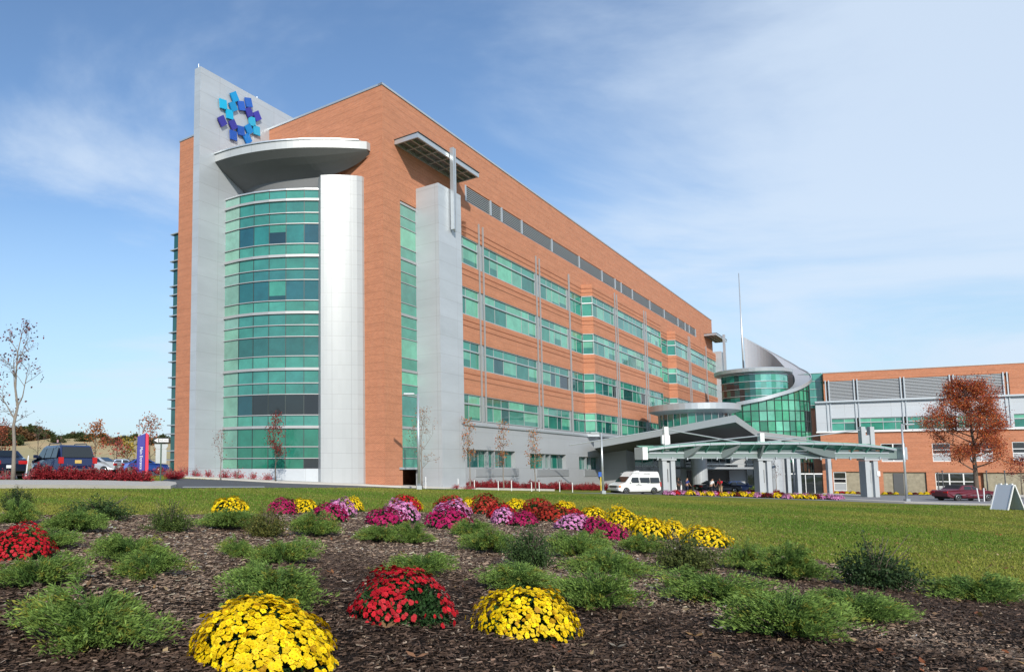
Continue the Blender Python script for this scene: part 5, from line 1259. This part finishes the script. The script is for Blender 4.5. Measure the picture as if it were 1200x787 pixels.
# leafy shrubs: many arching twigs with broad small leaves
def shrub_mesh(seed, Rr, Hh, nb, npb, c1, c2, leaf=.03, up=.8, irr=.35, wl=.55):
    r = np.random.default_rng(seed); Q = []; Cc = []
    for b in range(nb):
        a = r.uniform(0, 6.28); l = Rr*abs(r.normal(.6, .3)); h = Hh*r.uniform(.35, 1)*(1-irr*r.random())*(1.1-.5*min(l/Rr, 1.3)); c0 = np.array([math.cos(a)*l*.3, math.sin(a)*l*.3, 0])
        u = r.uniform(.2, 1, npb); c = c0+np.stack([np.cos(a)*l*.7*u, np.sin(a)*l*.7*u, h*u**up], 1)+r.normal(0, .03*max(1, Rr), (npb, 3)); c[:, 2] = np.maximum(c[:, 2], .01)
        d = np.array([math.cos(a)*.4, math.sin(a)*.4, .5])+r.normal(0, .8, (npb, 3)); d /= np.linalg.norm(d, axis=1, keepdims=True)
        L_ = r.uniform(.7, 1.3, npb)*leaf; Q.append(leafquads(c, d, cross_n(d, r.normal(size=(npb, 3))), L_, L_*wl))
        m_ = r.random((npb, 1)); Cc.append((np.array([c1])*(1-m_)+np.array([c2])*m_)*r.lognormal(0, .22, (npb, 1)))
    return np.concatenate(Q), np.clip(np.concatenate(Cc), .004, .7)
def upstems(seed, Rr, Hh, n, mat, r0=.012):
    r = random.Random(seed); mb = MB()
    for i in range(n):
        a = r.uniform(0, 6.28); l = Rr*r.uniform(.2, .9); h = Hh*r.uniform(.6, 1.0)
        mb.tube([(math.cos(a)*.04, math.sin(a)*.04, -.02), (math.cos(a)*l*.35, math.sin(a)*l*.35, h*.5), (math.cos(a)*l, math.sin(a)*l, h)], [r0, r0*.6, r0*.3], 4, cap=False)
    o = mb.build('stem', [mat], uv=False); me = o.data; bpy.data.objects.remove(o); return me
SHR = [(1047, 698, 104, 66, (.022, .045, .016), (.05, .09, .03), .034, 'dark prickly shrub with upright shoots at the right of the bed', .4),
       (14, 606, 46, 36, (.018, .04, .014), (.04, .075, .022), .05, 'dark round shrub at the left edge of the bed', .2),
       (108, 614, 104, 32, (.03, .06, .02), (.07, .12, .03), .06, 'wide leafy shrub right of the dark round shrub', .4),
       (196, 629, 62, 42, (.04, .075, .02), (.10, .14, .03), .045, 'mid green leafy shrub left of the leftmost yellow flowers', .4),
       (312, 636, 62, 46, (.05, .075, .02), (.14, .13, .03), .045, 'olive bronze twiggy shrub below the first magenta flowers', .4),
       (626, 672, 76, 56, (.028, .055, .018), (.07, .12, .035), .036, 'dark upright shrub in front of the red flower mounds', .35),
       (815, 678, 92, 56, (.045, .07, .018), (.13, .15, .04), .036, 'olive leafy shrub in front of the last yellow flowers', .35)]
for i, (px, py, wp, hp, c1, c2, lf, lb, ir) in enumerate(SHR):
    q, c = shrub_mesh(300+i, .5, .62, 170, 34, c1, c2, .034, .8, ir)
    p, sw, sh = sizes(px, py-2, wp, hp, 1.05, .60); p.y += sw*.25; p.z = T(p.x, p.y)+.02
    place('evergreen_shrub', arr_mesh('shrub_leaves', q, c, LEAFM), lb, 'shrub', p, (sw, sw, sh), RNG.uniform(0, 6), 'leafy shrubs among the flowers', [('stem', upstems(i, .45, .6, 14, BARK, .009))])
# ------------------------------------------------------------------ chrysanthemums
BLM = attrmat('petal', .55, .25, transl=.2)
def mum_arrays(seed, col, nh, pet, gap=.12, Rr=.44, Hh=.40, hs=.028, shade=(1, 1, 1), gapdir=None):
    r = np.random.default_rng(seed); Q = []; Cc = []
    i = np.arange(nh)+.5; cz_ = 1-i/nh*.97; ph = i*2.39996+r.normal(0, .12, nh); sr = np.sqrt(np.maximum(1-cz_**2, 0))
    nrm = np.stack([np.cos(ph)*sr, np.sin(ph)*sr, cz_], 1)
    bl = .5+.5*np.sin(ph*2+seed)*np.cos(cz_*5+seed*1.7)+r.normal(0, .25, nh); keep = bl > gap-(.0 if gapdir is None else 0)
    low = cz_ < .18; keep &= ~(low & (r.random(nh) < .7)); keep &= r.random(nh) > .06
    if gapdir is not None:
        g_ = np.array(gapdir)/np.linalg.norm(gapdir); keep &= ~((nrm@g_ > .93) & (r.random(nh) < .85))
    nrm = nrm[keep]; nh = len(nrm)
    pos = nrm*np.array([Rr, Rr, Hh])*(1+r.normal(0, .035, (nh, 1)))*(1+.10*np.sin(nrm[:, :1]*3.1+2.3*seed)*np.cos(nrm[:, 1:2]*2.7+seed)+.08*np.sin(nrm[:, :1]*5+seed)*np.cos(nrm[:, 1:2]*6+seed)+.05*np.sin(nrm[:, :1]*11+seed)*np.sin(nrm[:, 1:2]*12+2*seed)); pos[:, 2] += .03
    nn = nrm+r.normal(0, .25, (nh, 3)); nn[:, 2] += .25; nn /= np.linalg.norm(nn, axis=1, keepdims=True)
    a = cross_n(nn, r.normal(size=(nh, 3))); b = np.cross(nn, a)
    hsz = r.uniform(.65, 1.25, (nh, 1)); hv = r.lognormal(0, .16, (nh, 1))*np.where(r.random((nh, 1)) < .05, np.array([[.6, .45, .5]]), np.array([[1, 1, 1.]]))
    for ring, (rad, lift, m) in enumerate(((1., .10, pet), (.62, .42, max(pet-2, 4)))) if pet > 5 else (((1., .2, pet)),) and [(0, (1., .2, pet))]:
        for k in range(m):
            t = 2*math.pi*(k+.5*ring)/m+r.normal(0, .1, nh); t = t[:, None]; L_ = hs*hsz*rad*r.uniform(.85, 1.15, (nh, 1))
            d = a*np.cos(t)+b*np.sin(t); s_ = -a*np.sin(t)+b*np.cos(t); w_ = L_*math.sin(math.pi/m)*1.15
            p0 = pos+nn*.004; tip = pos+d*L_+nn*L_*lift; mid = pos+d*L_*.6+nn*L_*(lift*.9+.12)
            Q.append(np.stack([p0, mid+s_*w_, tip, mid-s_*w_], 1)); Cc.append(np.array([col])*hv*(1.0 if ring else .9))
    d = a; L_ = hs*.3
    Q.append(np.stack([pos+a*L_+nn*hs*.45, pos+b*L_+nn*hs*.45, pos-a*L_+nn*hs*.45, pos-b*L_+nn*hs*.45], 1)); Cc.append(np.array([col])*np.array([.8, .7, .6])*r.uniform(.7, 1, (nh, 1)))
    return np.concatenate(Q), np.clip(np.concatenate(Cc), .003, .95)
def mum_leaves(seed, n, Rr=.42, Hh=.37, leaf=.045):
    r = np.random.default_rng(seed); nd = rand_dirs(n); nd[:, 2] = np.abs(nd[:, 2]); rr = r.uniform(.6, .98, (n, 1))
    c = nd*np.array([Rr, Rr, Hh])*rr; c[:, 2] += .01; d = nd+r.normal(0, .6, (n, 3)); d /= np.linalg.norm(d, axis=1, keepdims=True)
    L_ = r.uniform(.6, 1.2, n)*leaf
    return leafquads(c, d, cross_n(d, r.normal(size=(n, 3))), L_, L_*.6), np.clip(np.array([[.03, .075, .022]])*r.lognormal(0, .3, (n, 1)), .004, .3)
YEL = (.88, .64, .008); RED_ = (.52, .014, .026); MAG = (.42, .012, .11); PNK = (.66, .27, .52); BRZ = (.38, .035, .02); DRED = (.16, .006, .012)
MC = {'Y': YEL, 'R': RED_, 'M': MAG, 'P': PNK, 'B': BRZ, 'D': DRED}
CN = {'Y': 'yellow', 'R': 'red', 'M': 'magenta', 'P': 'pale pink', 'B': 'bronze red', 'D': 'dark red'}
LEAFD = [arr_mesh('mum_leaf', *mum_leaves(40+i, 1700), LEAFM) for i in range(2)]
NEAR = [('Y', 307, 806, 182, 94, 'big yellow chrysanthemum mound cut by the bottom edge', 1900, -.3, None), ('R', 476, 747, 128, 76, 'large red chrysanthemum mound with green gaps in the front of the bed', 1150, .2, (.25, -.75, .5)),
        ('Y', 630, 764, 122, 70, 'round yellow chrysanthemum mound in the front of the bed', 1400, -.05, None), ('R', 8, 668, 92, 48, 'red chrysanthemum mound cut by the left edge', 1100, .05, None)]
MG = 'chrysanthemum mounds in the front bed'
for i, (cl, px, py, wp, hp, lb, nh, gp, gd) in enumerate(NEAR):
    q, c = mum_arrays(60+i, MC[cl], nh, 9, gp, hs=.0235 if cl == 'Y' else .0215, gapdir=gd)
    p, sw, sh = sizes(px, py-6, wp, hp, .93, .50); p.y += sw*.30; p.z = T(p.x, p.y)+.0
    lv = arr_mesh('mum_leaf', *mum_leaves(140+i, 3800, leaf=.04), LEAFM)
    o = place('chrysanthemum', lv, lb, 'flowers', p, (sw, sw*.85, sh), 0, MG)
    b_ = npmesh('blossoms', q, c, BLM, o); b_['kind'] = 'stuff'
MIDV = {}
def mid_mesh(cl, v):
    if (cl, v) not in MIDV:
        q, c = mum_arrays(200+v*7+ord(cl), MC[cl], 560, 6, -.1, hs=.030); MIDV[(cl, v)] = arr_mesh('blossoms', q, c, BLM)
    return MIDV[(cl, v)]
MID = [('Y', 268, 606, 42, 22, 'small yellow mound standing alone, leftmost of the far flower row'), ('M', 331, 606, 35, 20, 'magenta mound, left of the touching magenta and yellow pair'), ('Y', 355, 604, 34, 18, 'yellow mound, right of the touching magenta and yellow pair'),
 ('Y', 415, 601, 22, 16, 'yellow mound peeking out behind the first pale pink one'), ('P', 398, 609, 36, 22, 'pale pink mound behind the magenta one, first of the pink ones from the left'), ('M', 386, 615, 42, 22, 'magenta mound in front of the first pale pink one'),
 ('R', 477, 603, 34, 20, 'red mound behind the second pale pink one'), ('Y', 489, 602, 14, 14, 'sliver of yellow mound right of the red one in the second cluster'), ('P', 471, 616, 42, 27, 'second pale pink mound from the left'), ('M', 453, 620, 46, 22, 'magenta mound left of the second pale pink one'),
 ('R', 529, 602, 38, 18, 'red mound behind the third pale pink one'), ('Y', 550, 600, 18, 14, 'yellow mound just right of the third cluster'), ('P', 532, 612, 44, 23, 'third pale pink mound, crowning the magenta one'), ('M', 528, 623, 52, 27, 'widest magenta mound, below the third pale pink one'),
 ('B', 573, 606, 36, 24, 'dark red mound right of the third cluster'), ('R', 590, 612, 34, 20, 'bright red mound overlapping the dark red one'), ('Y', 607, 599, 24, 13, 'yellow mound behind the gap between the red ones'), ('P', 593, 618, 32, 20, 'fourth pale pink mound, half hidden by magenta'), ('M', 615, 620, 34, 18, 'magenta mound above the dark upright shrub'),
 ('B', 634, 611, 42, 24, 'bronze red mound, highest of the long red drift'), ('B', 652, 614, 38, 20, 'bronze red mound in the middle of the long red drift'), ('R', 673, 611, 26, 14, 'red mound at the right end of the long red drift'), ('Y', 664, 603, 26, 14, 'flat yellow mound behind the long red drift'),
 ('P', 677, 625, 42, 20, 'fifth pale pink mound, rightmost of the pink ones'), ('M', 702, 631, 34, 22, 'magenta mound beside the rightmost pink one'), ('M', 722, 638, 32, 22, 'magenta mound at the right end below the yellow row'),
 ('Y', 698, 612, 30, 16, 'yellow mound starting the long yellow row'), ('Y', 732, 624, 40, 26, 'yellow mound, second in the long yellow row'), ('Y', 765, 636, 38, 28, 'tall yellow mound in the middle of the long yellow row'), ('Y', 792, 636, 36, 22, 'yellow mound, fourth in the long yellow row'),
 ('Y', 832, 645, 46, 26, 'last yellow mound behind the olive leafy shrub')]
for i, (cl, px, py, wp, hp, lb) in enumerate(MID):
    p, sw, sh = sizes(px, py-1.5, wp*1.18, hp*1.15, .95, .50); p.y += sw*.2; p.z = T(p.x, p.y)+.01
    place('chrysanthemum', LEAFD[i % 2], lb, 'flowers', p, (sw, sw*.9, sh), RNG.uniform(0, 6), MG)
    o = COL.objects[-1]; c = bpy.data.objects.new('blossoms', mid_mesh(cl, i % 2)); COL.objects.link(c); c.parent = o; c['kind'] = 'stuff'
# small mounds along the entrance kerb and the brick wing
FARV = {}
def far_mesh(cl):
    if cl not in FARV:
        q, c = mum_arrays(400+ord(cl), MC[cl], 150, 5, .0, hs=.06); FARV[cl] = arr_mesh('blossoms', q, c, BLM)
    return FARV[cl]
LF = arr_mesh('mum_leaf', *mum_leaves(77, 500, leaf=.08), LEAFM)
seq = 'PPRPPYPYPYPRYPYDYPYPYDPYDPYPYPYDPYPPP'
for i, cl in enumerate(seq):
    u = i/(len(seq)-1); px = 781+u*203; py = 579.8+6.0*u**1.2+RNG.normal(0, .25)
    p = gnd(px, py); s = 1.0+RNG.uniform(-.12, .12)
    place('chrysanthemum', LF, 'small %s flower mound in the row along the entrance kerb' % CN[cl], 'flowers', p, (s, s, s*1.05), RNG.uniform(0, 6), 'flower mounds along the entrance kerb')
    o = COL.objects[-1]; c = bpy.data.objects.new('blossoms', far_mesh(cl)); COL.objects.link(c); c.parent = o; c['kind'] = 'stuff'
for i in range(16):
    s_ = .9+i*.62+(1.2 if i > 6 else 0)+(.9 if i > 9 else 0); cl = 'YRYYDYRYDYYDYYRY'[i]; p = W(s_, 1.3+RNG.uniform(-.2, .2), 0); p.z = T(p.x, p.y); s = .9+RNG.uniform(-.1, .1)
    place('chrysanthemum', LF, 'small %s flower mound at the foot of the brick wing' % CN[cl], 'flowers', p, (s, s, s), 0, 'flower mounds along the brick wing')
    o = COL.objects[-1]; c = bpy.data.objects.new('blossoms', far_mesh(cl)); COL.objects.link(c); c.parent = o; c['kind'] = 'stuff'
# ------------------------------------------------------------------ red burning-bush hedges
HV = []
for s in range(4):
    q, c = shrub_mesh(500+s, .65, 1.05, 80, 30, (.22, .014, .022), (.34, .035, .04), .085, .8, .25); HV.append(arr_mesh('hedge_leaf', q, c, LEAFM))
HV2 = []
for s in range(3):
    q, c = shrub_mesh(520+s, .65, 1.05, 60, 8, (.34, .03, .05), (.50, .10, .11), .09, .8, .2); HV2.append(arr_mesh('hedge_leaf', q, c, LEAFM))
HS = upstems(9, .55, .95, 22, BARKL, .014)
def hedge(pts, meshes, label, group, sc=1., scz=1., jitter=.1):
    for i, p in enumerate(pts):
        s = sc*(1+RNG.uniform(-.15, .15)); p = Vector((p[0]+RNG.normal(0, jitter), p[1]+RNG.normal(0, jitter), 0)); p.z = T(p.x, p.y)
        place('burning_bush', meshes[i % len(meshes)], label, 'bush', p, (s, s, s*scz*(1+RNG.uniform(-.12, .12))), RNG.uniform(0, 6), group, [('stem', HS)])
a_, b_ = gnd(22, 558.5), gnd(160, 558.5)
def lerp(a, b, n): return [(a[0]+(b[0]-a[0])*k/(n-1), a[1]+(b[1]-a[1])*k/(n-1)) for k in range(n)]
hedge(lerp((-12.6, 33.2), (-8.6, 35.6), 11), HV, 'dense dark red bush in the hedge before the parked cars', 'red hedge before the car park', .95, .92, .1)
hedge(lerp((-15.5, 33.0), (-13.2, 33.0), 3), HV2, 'thin leggy red bush left of the dense car park hedge', 'thin red bushes at the left edge', .8, .8)
hedge(lerp((-9.3, 46), (-10.4, 53), 6), HV, 'dark red bush beyond the one way sign', 'red bushes beside the brick corner', .8, .7)
hedge([tuple(Lf(t, 8.4-(12.5-t)*.42 if t < 12.5 else 7.0, 0))[:2] for t in (17.0, 15.9, 14.8, 13.7, 12.8, 11.6, 10.5, 9.5, 8.5, 7.4, 6.3)], HV2, 'sparse pinkish red bush below the curved glass bay', 'sparse red bushes below the glass bay', .95, .95)
hedge([tuple(R(s, 1.9, 0))[:2] for s in np.arange(10.2, 44, 1.05)], HV, 'bright red bush at the foot of the grey base wall', 'bright red hedge at the grey base wall', .95, .9)
hedge([tuple(R(s, 3.2, 0))[:2] for s in (5.2, 6.4, 7.5)], HV2, 'low brownish bush below the metal shaft', 'brownish bushes below the metal shaft', .7, .6)
hedge([((px-PX)/850*76, 76) for px in (868, 874, 880, 900, 906)], HV, 'dark red bush behind the kerb flowers at the canopy pier', 'dark red bushes at the canopy pier', .8, .9)
q, c = shrub_mesh(600, .7, 1.2, 100, 26, (.10, .16, .03), (.22, .28, .05), .09, .8, .2)
place('green_bush', arr_mesh('bush_leaf', q, c, LEAFM), 'yellow-green bush behind the kerb flowers left of the middle pier', 'bush', GR(884.5, 0, 77.5), (1.3, 1.3, 1.1), 0, None, [('stem', HS)])
# ------------------------------------------------------------------ trees
def tree(name, label, loc, h, spread, nleaf, leafcol, leaf=.09, trunk_r=.09, mat=None, group=None, clear=.3, levels=3, seed=1, up=.75, nb=9, cyl=False):
    r = random.Random(seed); root = local_thing(name, label, 'tree', loc, r.uniform(0, 6), group); mb = MB(); tips = []
    def grow(p, d, l, rad, lev):
        pts = [p]; q = p.copy(); dd = d.copy(); n = 4
        for k in range(n):
            dd = (dd+Vector((r.gauss(0, .10), r.gauss(0, .10), r.gauss(.04, .06)))).normalized(); q = q+dd*l/n; pts.append(q.copy())
        mb.tube(pts, [rad*(1-.75*k/n) for k in range(n+1)], 6 if lev < 2 else 4, cap=False)
        if lev >= levels-1: tips.extend(pts[1:])
        if lev < levels:
            for k in range((3, 3, 3, 2)[lev]+(1 if lev else 0)):
                t = r.uniform(.35, 1); i = min(int(t*n), n-1); b = pts[i].lerp(pts[i+1], t*n-i)
                side = Vector((r.gauss(0, 1), r.gauss(0, 1), r.gauss(.2, .5))).normalized()
                grow(b, (dd*.75+side*.75).normalized(), l*r.uniform(.45, .65), rad*.5, lev+1)
    tp = [Vector((0, 0, -.1))]; dd = Vector((0, 0, 1)); n = 8
    for k in range(1, n+1): tp.append(Vector((r.gauss(0, .012*h)*k/n, r.gauss(0, .012*h)*k/n, h*.92*k/n)))
    mb.tube(tp, [trunk_r*(1.25 if k == 0 else 1-.85*k/n) for k in range(n+1)], 9)
    for k in range(nb):
        t = clear+(1-clear)*(k+.5)/nb; i = min(int(t*n), n-1); b = tp[i].lerp(tp[i+1], t*n-i); a = k*2.4+r.uniform(-.4, .4)
        prof = (1-abs((t-clear)/(1-clear)-.35)*1.05) if not cyl else .8
        d = Vector((math.cos(a), math.sin(a), up*(.7+t*.8))).normalized(); grow(b, d, spread*max(.25, prof)*r.uniform(.8, 1.1), trunk_r*.38*(1.15-t*.6), 1)
    mb.build('trunk', [mat or BARKL], root, uv=False, smooth=True)
    if nleaf:
        rg = np.random.default_rng(seed); T_ = np.array([tuple(t) for t in tips]); idx = rg.integers(0, len(T_), nleaf); c = T_[idx]+rg.normal(0, leaf*(2.6 if nleaf > 9999 else 1.3), (nleaf, 3))
        d = rg.normal(size=(nleaf, 3)); d[:, 2] -= .3; d /= np.linalg.norm(d, axis=1, keepdims=True); L_ = rg.uniform(.6, 1.3, nleaf)*leaf
        cl = np.array(leafcol); ci = rg.integers(0, len(cl), nleaf)
        npmesh('crown', leafquads(c, d, cross_n(d, rg.normal(size=(nleaf, 3))), L_, L_*.7), np.clip(cl[ci]*rg.lognormal(0, .25, (nleaf, 1)), .005, .8), LEAFM, root)
    return root
tree('maple_tree', 'broad maple with rusty red autumn crown in front of the brick wing', GR(1139, 0, 78), 12.2, 3.8, 36000, [(.44, .11, .03), (.32, .055, .03), (.46, .15, .04), (.24, .045, .03)], .13, .24, BARK, None, .22, 3, 11, .5, 24)
p = gnd(9, 558.5); tree('young_tree', 'slender grey-barked tree with a few purple leaves at the left edge', Vector((-13.55, 32.2, T(-13.55, 32.2))), 7.2, 1.9, 380, [(.12, .05, .06), (.18, .06, .06)], .12, .10, BARKL, None, .28, 3, 4, 1.9, 8)
p = Lf(7.4, 7.4, 0); p.z = T(p.x, p.y); tree('young_tree', 'thin tree with dense small red leaves before the middle of the glass bay', GR(323, 0, 50.2), 4.4, .85, 950, [(.26, .05, .04), (.20, .04, .035)], .12, .045, BARK, None, .3, 3, 21, 1.6, 9, True)
tree('young_tree', 'small sparse tree at the left end of the glass bay', GR(259, 0, 51.5), 3.6, .8, 120, [(.25, .08, .06), (.3, .12, .08)], .10, .04, BARKL, None, .3, 3, 22, 1.6, 7)
tree('young_tree', 'sparse tree with tan leaves in front of the metal shaft by the lamp post', GR(493.5, 0, 53), 6.0, 1.7, 420, [(.30, .13, .05), (.25, .12, .06)], .10, .06, BARKL, None, .22, 3, 23, 1.3, 10)
for px, y, h, sd, lb in ((550, 58, 5.6, 24, 'slim tree with rusty leaves before the first grey wall window'), (589, 62, 5.6, 25, 'slim tree with orange leaves right of the first grey wall window'), (626, 64.5, 5.2, 26, 'slim tree with ochre leaves before the second grey wall window')):
    tree('young_tree', lb, GR(px, 0, y), h, .9, 420, [(.34, .14, .04), (.26, .16, .05), (.36, .10, .04)], .13, .055, BARKL, None, .3, 3, sd, 1.8, 9, True)
tree('young_tree', 'small bare tree behind the kerb flowers at the rotunda doors', GR(906.5, 0, 76), 3.6, .7, 60, [(.2, .06, .06)], .10, .04, BARKL, None, .4, 3, 30, 1.7, 6)
tree('young_tree', 'small reddish tree at the right edge beside the a-frame board', GR(1192, 0, 84), 4.2, 1.5, 900, [(.18, .04, .04), (.12, .03, .03)], .16, .06, BARK, None, .3, 3, 31, .9, 8)
# car park and horizon trees
for px, y, h, n_, col, lb in ((112, 95, 6.5, 800, (.36, .13, .04), 'orange-leaved tree in the car park beyond the silver car'), (45, 110, 7.5, 60, (.2, .1, .08), 'bare small tree behind the dark blue estate'), (72, 150, 8, 40, (.2, .1, .08), 'faint bare tree far behind the roof of the dark blue estate'),
                              (137, 80, 3.0, 260, (.40, .08, .06), 'small red tree left of the blue pylon sign'), (150, 82, 3.2, 400, (.40, .30, .05), 'small yellowing tree left of the blue pylon sign'), (176, 85, 6.5, 420, (.36, .12, .05), 'tree with orange leaves between pylon sign and one way sign'), (3, 100, 6.5, 900, (.28, .08, .04), 'rusty tree beyond the dark car at the left edge')):
    x = (px-PX)/850*y; tree('young_tree', lb, Vector((x, y, T(x, y))), h, 2.0, n_, [col], .24, .09, BARK, None, .25, 3, int(px), 1.1, 8)
blob = []
for s in range(4):
    q, c = shrub_mesh(700+s, 4.5, 6.5, 120, 30, (.035, .06, .02), (.09, .10, .035), .8, .6, .3); blob.append(arr_mesh('crown', q, c, LEAFM))
blob2 = []
for s in range(2):
    q, c = shrub_mesh(720+s, 4.5, 6.5, 120, 30, (.12, .07, .03), (.2, .10, .04), .8, .6, .3); blob2.append(arr_mesh('crown', q, c, LEAFM))
tr = MB(); tr.tube([(0, 0, -3), (0, 0, 2), (.2, 0, 4.5)], [.4, .3, .12], 6); to = tr.build('trunk', [BARK], uv=False); TRM = to.data; bpy.data.objects.remove(to)
k = 0
for px in list(np.arange(-30, 215, 6.5)):
    y = 330+RNG.uniform(-30, 60); zt_ = 16*sstep(175, 400, y)*.9-1.5
    if px > 55 and RNG.random() < .45: y += 40; zt_ -= 0
    x = (px-PX)/850*y; s = RNG.uniform(.55, 1.15)*(1.15 if px < 60 else .62)
    ms = blob2 if RNG.random() < .2 else blob; k += 1
    o = bpy.data.objects.new('distant_tree', None); COL.objects.link(o); hz = 16*sstep(175, 400, y)*(1-.15*math.sin(x*.01))*(1-sstep(400, 470, y)*.6)-1.5
    o.location = (x, y, hz-.6); o.scale = (s*1.3, s*1.3, s); tag(o, 'small dark tree in the distant tree line on the field', 'tree', 'distant tree line')
    for nm, m_ in (('crown', ms[k % len(ms)]), ('trunk', TRM)): c = bpy.data.objects.new(nm, m_); COL.objects.link(c); c.parent = o
# dark mesh fence beyond the car park
fo = thing('mesh_fence', 'long dark fence at the far edge of the car park below the field', 'fence', Vector((-45, 118, -.45)))
mb = MB()
for z in (.25, 1.0, 1.9): mb.box((-50, 118, -.45+z), (70, .06, .07))
for i in range(240): mb.box((-85+i*.29, 118, .5), (.05, .05, 1.7))
mb.build('mesh_panel', [METALD], fo, uv=False)
for i in range(15):
    mb = MB(); mb.box((-85+i*4.9, 118, .55), (.14, .14, 2.2)); mb.build('post', [METALD], fo, uv=False)
# mulch under the left hedge and at the building
drape('hedge_mulch', [(-20, 31.6), (-11.2, 31.8), (-7.6, 35.2), (-8.6, 36.8), (-13, 34.4), (-20, 34.6)], .02, MATS['bark_mulch'])
# dry leaves lying in the bed
for px, py, c_, lb, s in ((452, 748, (.30, .16, .07), 'dry tan fern-like leaf left of the large red flowers', 1.95), (391, 668+12, (.35, .15, .06), 'dry orange leaf at the foot of the round juniper', 2.0), (407, 691, (.55, .45, .35), 'pale dry leaf on the mulch behind the large red flowers', 1.4), (841, 748, (.45, .38, .3), 'pale curled leaf on the dark mulch at the right', 1.3), (815, 757, (.40, .22, .08), 'ochre leaf on the dark mulch right of the yellow flowers', 1.3), (488, 786, (.40, .20, .10), 'brown leaf at the bottom edge of the bed', 1.5), (724, 772, (.30, .26, .2), 'greyish leaf on the dark mulch below the tall-tipped juniper', 1.2)):
    p = gnd(px, py); q = []; nleaf_ = 7 if s > 1.9 else 3
    c = np.zeros((nleaf_, 3)); a = RNG.uniform(0, 6.28, nleaf_) if nleaf_ > 3 else np.array([0, 2.4, 3.9]); d = np.stack([np.cos(a), np.sin(a), np.full(nleaf_, .35)], 1); L_ = np.full(nleaf_, .05*s)
    o = npmesh('fallen_leaf', leafquads(c, d, np.stack([-np.sin(a), np.cos(a), np.zeros(nleaf_)], 1), L_, L_*(.3 if nleaf_ > 3 else .7)), np.array([c_]*nleaf_)*RNG.uniform(.8, 1.1, (nleaf_, 1)), LEAFM)
    o.location = (p.x, p.y, p.z+.07); tag(o, lb, 'leaf')
print('objects', len(bpy.data.objects))
